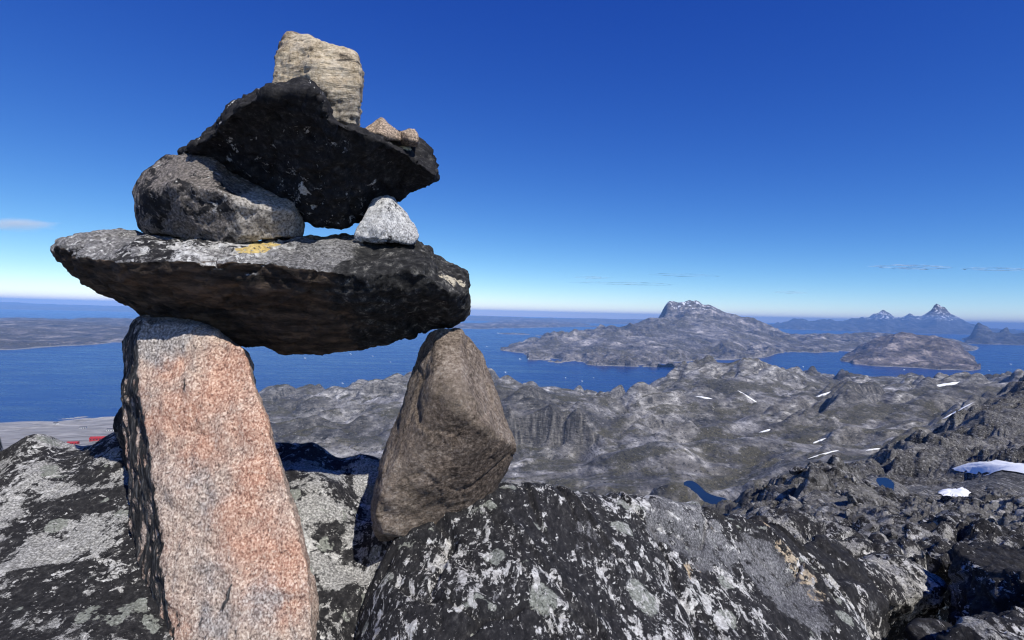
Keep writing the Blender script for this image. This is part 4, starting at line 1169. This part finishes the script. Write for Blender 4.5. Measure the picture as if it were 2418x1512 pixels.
hull_rock('crag_rock', [(2225, 1530, 1.30), (2272, 1484, 1.34), (2308, 1467, 1.38), (2355, 1446, 1.4), (2440, 1426, 1.4), (2640, 1420, 1.35), (2640, 1600, 1.1), (2230, 1640, 1.15), (2640, 1800, 1.0), (2200, 1800, 1.2), (2400, 1450, 1.6), (2640, 1440, 1.6), (2280, 1520, 1.6)],
          MAT_WHITE, 'white-streaked rock in the bottom right corner', seed=4, group=G_, voxel=.007, strata=ST)
hull_rock('crag_rock', [(2155, 1490, 1.5), (2182, 1467, 1.54), (2224, 1470, 1.55), (2245, 1490, 1.5), (2240, 1560, 1.4), (2150, 1580, 1.42), (2160, 1700, 1.4), (2250, 1700, 1.4), (2190, 1475, 1.7), (2235, 1490, 1.7)],
          MAT_BLACK, 'low dark rounded rock at the bottom of the pit, beside the white-streaked rock', seed=5, group=G_, voxel=.007)
hull_rock('crag_rock', [(1780, 1232, 2.6), (1850, 1212, 3.0), (1905, 1222, 3.2), (2000, 1262, 3.2), (2100, 1300, 3.0), (2130, 1330, 2.7), (2040, 1340, 2.4), (1900, 1290, 2.3), (1800, 1260, 2.4), (1900, 1240, 3.9), (2100, 1320, 3.8), (1800, 1400, 2.8), (2100, 1500, 2.8), (1780, 1300, 3.3)],
          MAT_WHITE, 'pale broken rock between the banded boulder and the far knoll', seed=6, group=G_, voxel=.013, amp=.07, strata=ST)
hull_rock('crag_rock', [(2090, 1296, 3.2), (2150, 1240, 3.8), (2230, 1228, 4.2), (2330, 1262, 4.2), (2418, 1290, 4.0), (2520, 1320, 3.6), (2380, 1330, 3.0), (2240, 1330, 2.7), (2120, 1325, 2.8), (2250, 1250, 5.2), (2450, 1310, 5.0), (2120, 1500, 3.2), (2500, 1500, 3.2)],
          MAT_WHITE, 'pale fissured rock behind the big black block', seed=7, group=G_, voxel=.016, amp=.09, strata=((.55, .1, .8), .10, .03))

# ------------------------------------------------------------------ loose blocks on the near slopes (pieces of the hills)
def block_mesh(seed):
    rs = np.random.RandomState(seed)
    bm = bmesh.new()
    for _ in range(16):
        v = rs.normal(size=3); v /= np.linalg.norm(v)
        bm.verts.new(v * np.array([1, .75, .6]) * rs.uniform(.8, 1.05))
    bmesh.ops.convex_hull(bm, input=bm.verts)
    bmesh.ops.bevel(bm, geom=bm.edges[:], offset=.05, segments=1, affect='EDGES')
    me = bpy.data.meshes.new('block'); bm.to_mesh(me); bm.free()
    me.materials.append(MAT_BLOCK if seed % 3 else MAT_BLOCK2)
    return me
MAT_BLOCK = lichen_rock('block_rock', 83.0, rot=(0, R(20), R(-30)), stretch=(1.3, .5, 1), black=0.55, pale=0.60, green=0.8, base=(.16, .155, .15), k=.30, cream=0)
MAT_BLOCK2 = lichen_rock('pale_block_rock', 87.0, rot=(0, R(20), R(-30)), stretch=(1.3, .5, 1), black=0.46, pale=0.55, green=0.8, base=(.24, .23, .215), k=.30, cream=0)
BM = [block_mesh(100 + i) for i in range(9)]
rs = np.random.RandomState(5)
def scatter(n, p0, p1, d0, d1, s0, s1):
    px = rs.uniform(p0, p1, n); D = np.exp(rs.uniform(math.log(d0), math.log(d1), n))
    x = T_(px) * D
    z = hills.z(x, D)
    for i in range(n):
        o = bpy.data.objects.new('rock', BM[rs.randint(len(BM))])
        s = D[i] * rs.uniform(s0, s1) / F * rs.choice([.6, .8, 1, 1.5])
        o.location = (x[i], D[i], z[i] + s * .12)
        o.rotation_euler = (rs.normal(0, .35), rs.normal(.35, .3), R(30) + rs.normal(0, .7))
        o.scale = (s * rs.uniform(.9, 1.6), s, s * rs.uniform(.7, 1.1))
        COL.objects.link(o); o.parent = slope_o if D[i] < 58 else hill_o
scatter(130, 1770, 2480, 4.5, 20, 14, 38)
scatter(120, 1740, 2480, 20, 60, 8, 20)
scatter(60, 2050, 2480, 60, 250, 4, 9)

# ------------------------------------------------------------------ snow
ms = M('snow'); ms.color((.86, .88, .9)); ms.rough(.6)
ms.bump([(ms.noise(.6, 6, .6), .4, .4)])
MAT_SNOW = ms.m
_Dg = np.geomspace(12, 4200, 2600)
def hit(px, py, land=hills):
    d = ray(px, py)
    z = land.z(d[0] * _Dg, _Dg)
    k = np.nonzero(d[2] * _Dg < z)[0]
    return _Dg[k[0]] if len(k) else None
def snow_patch(px, py, w, h, label, group=None, seed=0, lift=.25, tilt=0.0, big=False):
    D = hit(px, py)
    if D is None: return
    Da, Db = hit(px, py - h / 2), hit(px, py + h / 2)
    lo_, hi_ = (.6, 1.6) if big else (.9, 1.12)
    Da = D * 1.03 if Da is None or Da > D * hi_ else Da
    Db = D * .97 if Db is None or Db < D * lo_ else Db
    hw, hd = w / 2 / F * D, min(max((Da - Db) / 2, h / F * D * .8), h / F * D * 4)
    nr, na = 10, 72
    a = np.linspace(0, 2 * math.pi, na, endpoint=False)
    edge = np.clip(1 + (.35 if big else .9) * fbm(np.stack([np.cos(a) * 2.2 + seed * 9, np.sin(a) * 2.2, 0 * a], 1), 5, .65), .15, 1.8)
    rad = np.linspace(0.0, 1, nr)
    cx = ray(px, py)[0] * D
    V = []
    for r in rad:
        ex, ey = hw * r * edge * np.cos(a), hd * r * edge * np.sin(a)
        V.append(np.stack([cx + ex, D + ey + ex * tilt, 0 * a], 1))
    V = np.concatenate(V)
    zz = hills.z(V[:, 0], V[:, 1])
    if not big:                                  # old snow lies level in the hollows, rock stands through it
        A_ = np.stack([V[:, 0] - cx, V[:, 1] - D, np.ones(len(V))], 1)
        zz = A_ @ np.linalg.lstsq(A_, zz, rcond=None)[0]
    k = lift * D / 1000 * np.repeat(1.15 - 1.25 * rad ** 3, na)
    V[:, 2] = zz + k * 6 + (0.003 * D if big else 0)
    i = np.arange(nr * na).reshape(nr, na)
    fc = np.stack([i[:-1], i[1:], np.roll(i[1:], -1, 1), np.roll(i[:-1], -1, 1)], -1).reshape(-1, 4)
    return tag(mesh_np('snow_patch', V, fc, MAT_SNOW, loc=(cx, D, float(V[:, 2].mean()))), label, 'snow', group)
snow_patch(2478, 1126, 120, 78, 'large white snowfield at the right edge of the picture', seed=1, lift=.8, big=True)
snow_patch(2254, 1172, 56, 18, 'small snow patch below the large snowfield', seed=2, lift=1.0, big=True)
GS = 'thin snow streaks on the hills'
for i, (px, py, w, h, lab) in enumerate((
        (1665, 941, 42, 5, 'leftmost snow streak, at the foot of the rounded hill'), (1768, 940, 50, 5, 'long snow streak at the foot of the rounded hill, right of the leftmost one'),
        (1942, 934, 44, 4, 'snow streak right of the rounded hill, on open ground'),
        (2240, 911, 100, 4, 'longest snow streak, near the water below the headland'),
        (2255, 973, 60, 5, 'broad slanting snow streak halfway up the right ridge crest'),
        (1934, 1043, 44, 4, 'upper of two parallel snow streaks on the brown valley floor'),
        (1950, 1072, 60, 4, 'lower of two parallel snow streaks on the brown valley floor'), (2060, 1063, 34, 4, 'snow streak where the right ridge meets the valley floor'),
        (1808, 1019, 30, 5, 'small snow streak in the valley left of the two parallel ones'))):
    snow_patch(px, py, w * .8, h * .5, lab, GS, seed=i + 5)

# ------------------------------------------------------------------ icebergs
mi = M('ice'); mi.color(mi.ramp(mi.noise(.12, 5, .6), [(.35, (.62, .76, .82)), (.6, (.88, .92, .94))])); mi.rough(.5)
mi.bump([(mi.noise(.2, 6, .6), 2.0, .6)])
MAT_ICE = mi.m
def iceberg(px, py, wpx, seed, label, group):
    rs = np.random.RandomState(seed)
    D = sea_D(px, py); x = ray(px, py)[0] * D
    w = wpx / F * D
    bm = bmesh.new()
    for cx, hgt, wd in ((rs.uniform(-.25, .0), rs.uniform(.30, .42), .5), (rs.uniform(.05, .3), rs.uniform(.16, .30), .45)):
        vs = [bm.verts.new(((cx + rs.uniform(-.5, .5) * wd) * w, rs.uniform(-.25, .25) * w, rs.choice([-.08, hgt * rs.uniform(.5, 1), hgt]) * w)) for _ in range(14)]
        bmesh.ops.convex_hull(bm, input=vs)
    bmesh.ops.delete(bm, geom=[v for v in bm.verts if not v.link_faces], context='VERTS')
    bmesh.ops.recalc_face_normals(bm, faces=bm.faces)
    me = bpy.data.meshes.new('iceberg'); bm.to_mesh(me); bm.free()
    me.materials.append(MAT_ICE)
    o = bpy.data.objects.new('iceberg', me); o.location = (x, D, SEA)
    COL.objects.link(o); tag(o, label, 'iceberg', group)
GI = 'icebergs drifting in the fjord'
for i, (px, py, w, lab) in enumerate((
        (1247, 849, 12, 'larger white iceberg close to the island shore, right of a pair'), (1228, 849, 10, 'larger white iceberg close to the island shore, left of a pair'),
        (1176, 788, 8, 'white iceberg at the left end of the flat skerry'), (1149, 819, 7, 'small iceberg between the brown leg and the island tip'),
        (1193, 880, 8, 'iceberg just right of the brown leg stone'), (1335, 893, 6, 'small iceberg left of the three below the island'), (1374, 901, 9, 'nearest of the three small icebergs below the island'), (1402, 893, 6, 'rightmost of the three small icebergs below the island'),
        (1897, 867, 7, 'lone iceberg in the bay left of the headland'), (2135, 874, 7, 'small iceberg at the foot of the headland'), (2386, 861, 8, 'iceberg far right in the pale water'), (2334, 876, 9, 'iceberg off the right tip of the headland'),
        (721, 847, 10, 'leftmost iceberg seen under the long capstone'), (828, 838, 10, 'iceberg just below the lowest edge of the long capstone'), (880, 842, 7, 'iceberg halfway between the two legs and the capstone'), (923, 856, 7, 'iceberg closest to the left edge of the brown leg'), (809, 906, 8, 'iceberg nearest to the bare hill between the legs'))):
    iceberg(px, py, w * .65, 200 + i, lab, GI)

# ------------------------------------------------------------------ buildings on the gravel plain
def flat_mat(name, c, rough=.7):
    m = M(name)
    m.color(m.mix(m.step(m.noise(.6, 5, .6), .4, .65), c, tuple(v * .8 for v in c))); m.rough(rough)
    return m.m
MAT_RED, MAT_WALL, MAT_ROOF, MAT_PANE = flat_mat('red_cladding', (.42, .035, .035)), flat_mat('pale_cladding', (.62, .62, .60)), flat_mat('roof_felt', (.10, .10, .11)), flat_mat('window_glass', (.03, .04, .05), .15)
def box(name, lo, hi, mat, parent):
    v = [(x, y, z) for z in (lo[2], hi[2]) for y in (lo[1], hi[1]) for x in (lo[0], hi[0])]
    f = [(0, 2, 3, 1), (4, 5, 7, 6), (0, 1, 5, 4), (2, 6, 7, 3), (0, 4, 6, 2), (1, 3, 7, 5)]
    me = bpy.data.meshes.new(name); me.from_pydata(v, [], f); me.materials.append(mat)
    o = bpy.data.objects.new(name, me); COL.objects.link(o); o.parent = parent
    return o
def building(px, py, wpx, hpx, wall, roof, label, rz=.1, nwin=0):
    D = hit(px, py)
    if D is None: return
    x = ray(px, py)[0] * D
    w, h = wpx / F * D, hpx / F * D
    d = max(8.0, w * .4)
    z = float(hills.z([x], [D])[0])
    e = bpy.data.objects.new('building', None); e.location = (x, D, z - .5); e.rotation_euler = (0, 0, rz); COL.objects.link(e)
    box('wall', (-w / 2, -d / 2, -3), (w / 2, d / 2, h * .72), wall, e)
    rf = bpy.data.meshes.new('roof')
    a, b, c0, c1 = w / 2 + .4, d / 2 + .4, h * .72, h
    rf.from_pydata([(-a, -b, c0), (a, -b, c0), (a, b, c0), (-a, b, c0), (-a, 0, c1), (a, 0, c1)], [], [(0, 1, 5, 4), (2, 3, 4, 5), (0, 4, 3), (1, 2, 5), (3, 2, 1, 0)])
    rf.materials.append(roof)
    o = bpy.data.objects.new('roof', rf); COL.objects.link(o); o.parent = e
    for k in range(nwin):
        wx = -w / 2 + w * (k + .5) / nwin
        box('window', (wx - w / nwin * .22, -d / 2 - .06, h * .25), (wx + w / nwin * .22, -d / 2 - .01, h * .55), MAT_PANE, e)
    tag(e, label, 'building')
building(236, 1040, 38, 10, MAT_RED, MAT_RED, 'long red building just left of the pink slab leg', .25, 6)
building(172, 1049, 22, 7, MAT_RED, MAT_RED, 'smaller red building behind the edge of the left rock', .2, 4)
building(132, 1003, 10, 6, MAT_WALL, MAT_ROOF, 'white house standing alone near the shore', -.2, 3)
building(196, 1012, 14, 5, MAT_WALL, MAT_ROOF, 'low white house between the shore and the red building', .3, 3)
building(262, 1018, 16, 7, MAT_WALL, MAT_ROOF, 'grey-roofed white house right above the long red building', .1, 3)

# ------------------------------------------------------------------ haze
mh = bpy.data.materials.new('haze_air'); mh.use_nodes = True
t = mh.node_tree; t.nodes.clear()
pv = t.nodes.new('ShaderNodeVolumePrincipled'); ou = t.nodes.new('ShaderNodeOutputMaterial')
pv.inputs['Color'].default_value = (.25, .50, 1.0, 1)
pv.inputs['Density'].default_value = 3.2e-5
pv.inputs['Anisotropy'].default_value = -0.32
t.links.new(pv.outputs[0], ou.inputs['Volume'])
hz = bpy.data.objects.new('holder', None)
lo, hi = (-70000, -4000, SEA - 90), (70000, 81000, 340)
hb = box('haze', lo, hi, mh, None)
bpy.data.objects.remove(hz)
tag(hb, kind='stuff')

# ------------------------------------------------------------------ thin clouds, far off and above the haze
def cloud(px, py, wpx, hpx, label, dens, seed):
    D = 60000.0
    c = np.array(P(px, py, D)); w, h = wpx / F * D / 2, hpx / F * D / 2
    m = bpy.data.materials.new('cloud_vapour'); m.use_nodes = True
    t = m.node_tree; t.nodes.clear()
    pv = t.nodes.new('ShaderNodeVolumePrincipled'); ou = t.nodes.new('ShaderNodeOutputMaterial')
    pv.inputs['Color'].default_value = (1, 1, 1, 1); pv.inputs['Anisotropy'].default_value = -0.35
    tc = t.nodes.new('ShaderNodeTexCoord'); mp = t.nodes.new('ShaderNodeMapping'); mp.inputs['Scale'].default_value = (1 / w, 1 / (w * .35), 1 / h)
    t.links.new(tc.outputs['Object'], mp.inputs['Vector'])
    ln = t.nodes.new('ShaderNodeVectorMath'); ln.operation = 'LENGTH'; t.links.new(mp.outputs[0], ln.inputs[0])
    nz = t.nodes.new('ShaderNodeTexNoise'); nz.inputs['Scale'].default_value = 2.2; nz.inputs['Detail'].default_value = 5
    m2 = t.nodes.new('ShaderNodeMapping'); m2.inputs['Scale'].default_value = (1, 1, .6); m2.inputs['Location'].default_value = (seed * 3.1, 0, seed)
    t.links.new(mp.outputs[0], m2.inputs['Vector']); t.links.new(m2.outputs[0], nz.inputs['Vector'])
    ad = t.nodes.new('ShaderNodeMath'); ad.operation = 'MULTIPLY_ADD'; ad.inputs[1].default_value = 1.5; t.links.new(nz.outputs['Fac'], ad.inputs[0])
    sb = t.nodes.new('ShaderNodeMath'); sb.operation = 'MULTIPLY_ADD'; sb.inputs[1].default_value = -1.0; sb.inputs[2].default_value = 0.15; t.links.new(ln.outputs['Value'], sb.inputs[0])
    t.links.new(sb.outputs[0], ad.inputs[2])
    mr = t.nodes.new('ShaderNodeMapRange'); mr.inputs['From Max'].default_value = .6; mr.inputs['To Max'].default_value = dens * 12.0 / w
    t.links.new(ad.outputs[0], mr.inputs['Value']); t.links.new(mr.outputs[0], pv.inputs['Density'])
    t.links.new(pv.outputs[0], ou.inputs['Volume'])
    if hpx < 12:                                 # the thinnest veils: bright sunlit crystals over the blue
        t.nodes.remove(pv)
        df = t.nodes.new('ShaderNodeBsdfDiffuse'); df.inputs['Color'].default_value = (.95, .95, .95, 1)
        tr_ = t.nodes.new('ShaderNodeBsdfTransparent'); mx = t.nodes.new('ShaderNodeMixShader')
        mr.inputs['From Min'].default_value = -.25; mr.inputs['From Max'].default_value = .35; mr.inputs['To Max'].default_value = dens
        sb.inputs[2].default_value = .12
        t.links.new(mr.outputs[0], mx.inputs['Fac']); t.links.new(tr_.outputs[0], mx.inputs[1]); t.links.new(df.outputs[0], mx.inputs[2]); t.links.new(mx.outputs[0], ou.inputs['Surface'])
    bm = bmesh.new()
    bmesh.ops.create_icosphere(bm, subdivisions=4, radius=1)
    co = np.array([v.co[:] for v in bm.verts])
    n = fbm(co * 1.6 + seed * 7, 4, .6)
    for v, k in zip(bm.verts, n):
        s = max(.1, 1 + .6 * k)
        v.co = Vector((v.co.x * w * (1 + .2 * k), v.co.y * w * .35 * s, v.co.z * h * s))
    me = bpy.data.meshes.new('cloud'); bm.to_mesh(me); bm.free(); me.materials.append(m)
    o = bpy.data.objects.new('cloud', me); o.location = c; COL.objects.link(o)
    tag(o, label, 'cloud', 'thin clouds above the horizon')
CLOUDS = [(30, 530, 240, 34, 'faint white cloud at the left edge above the capstone tip', .16),
          (2155, 631, 175, 9, 'brightest thin white cloud high above the right peaks', .42),
          (1400, 656, 90, 5, 'short cloud wisp, upper left of those above the mountain', .16),
          (1475, 670, 240, 6, 'long thin cloud wisp low above the mountain', .16),
          (1615, 650, 170, 5, 'thin cloud wisp just right above the mountain summit', .12),
          (1865, 691, 85, 5, 'small low cloud wisp between the mountain and the blue range', .16),
          (2350, 636, 150, 7, 'faint thin cloud at the right edge', .3)]
for i, c in enumerate(CLOUDS): cloud(*c, i)
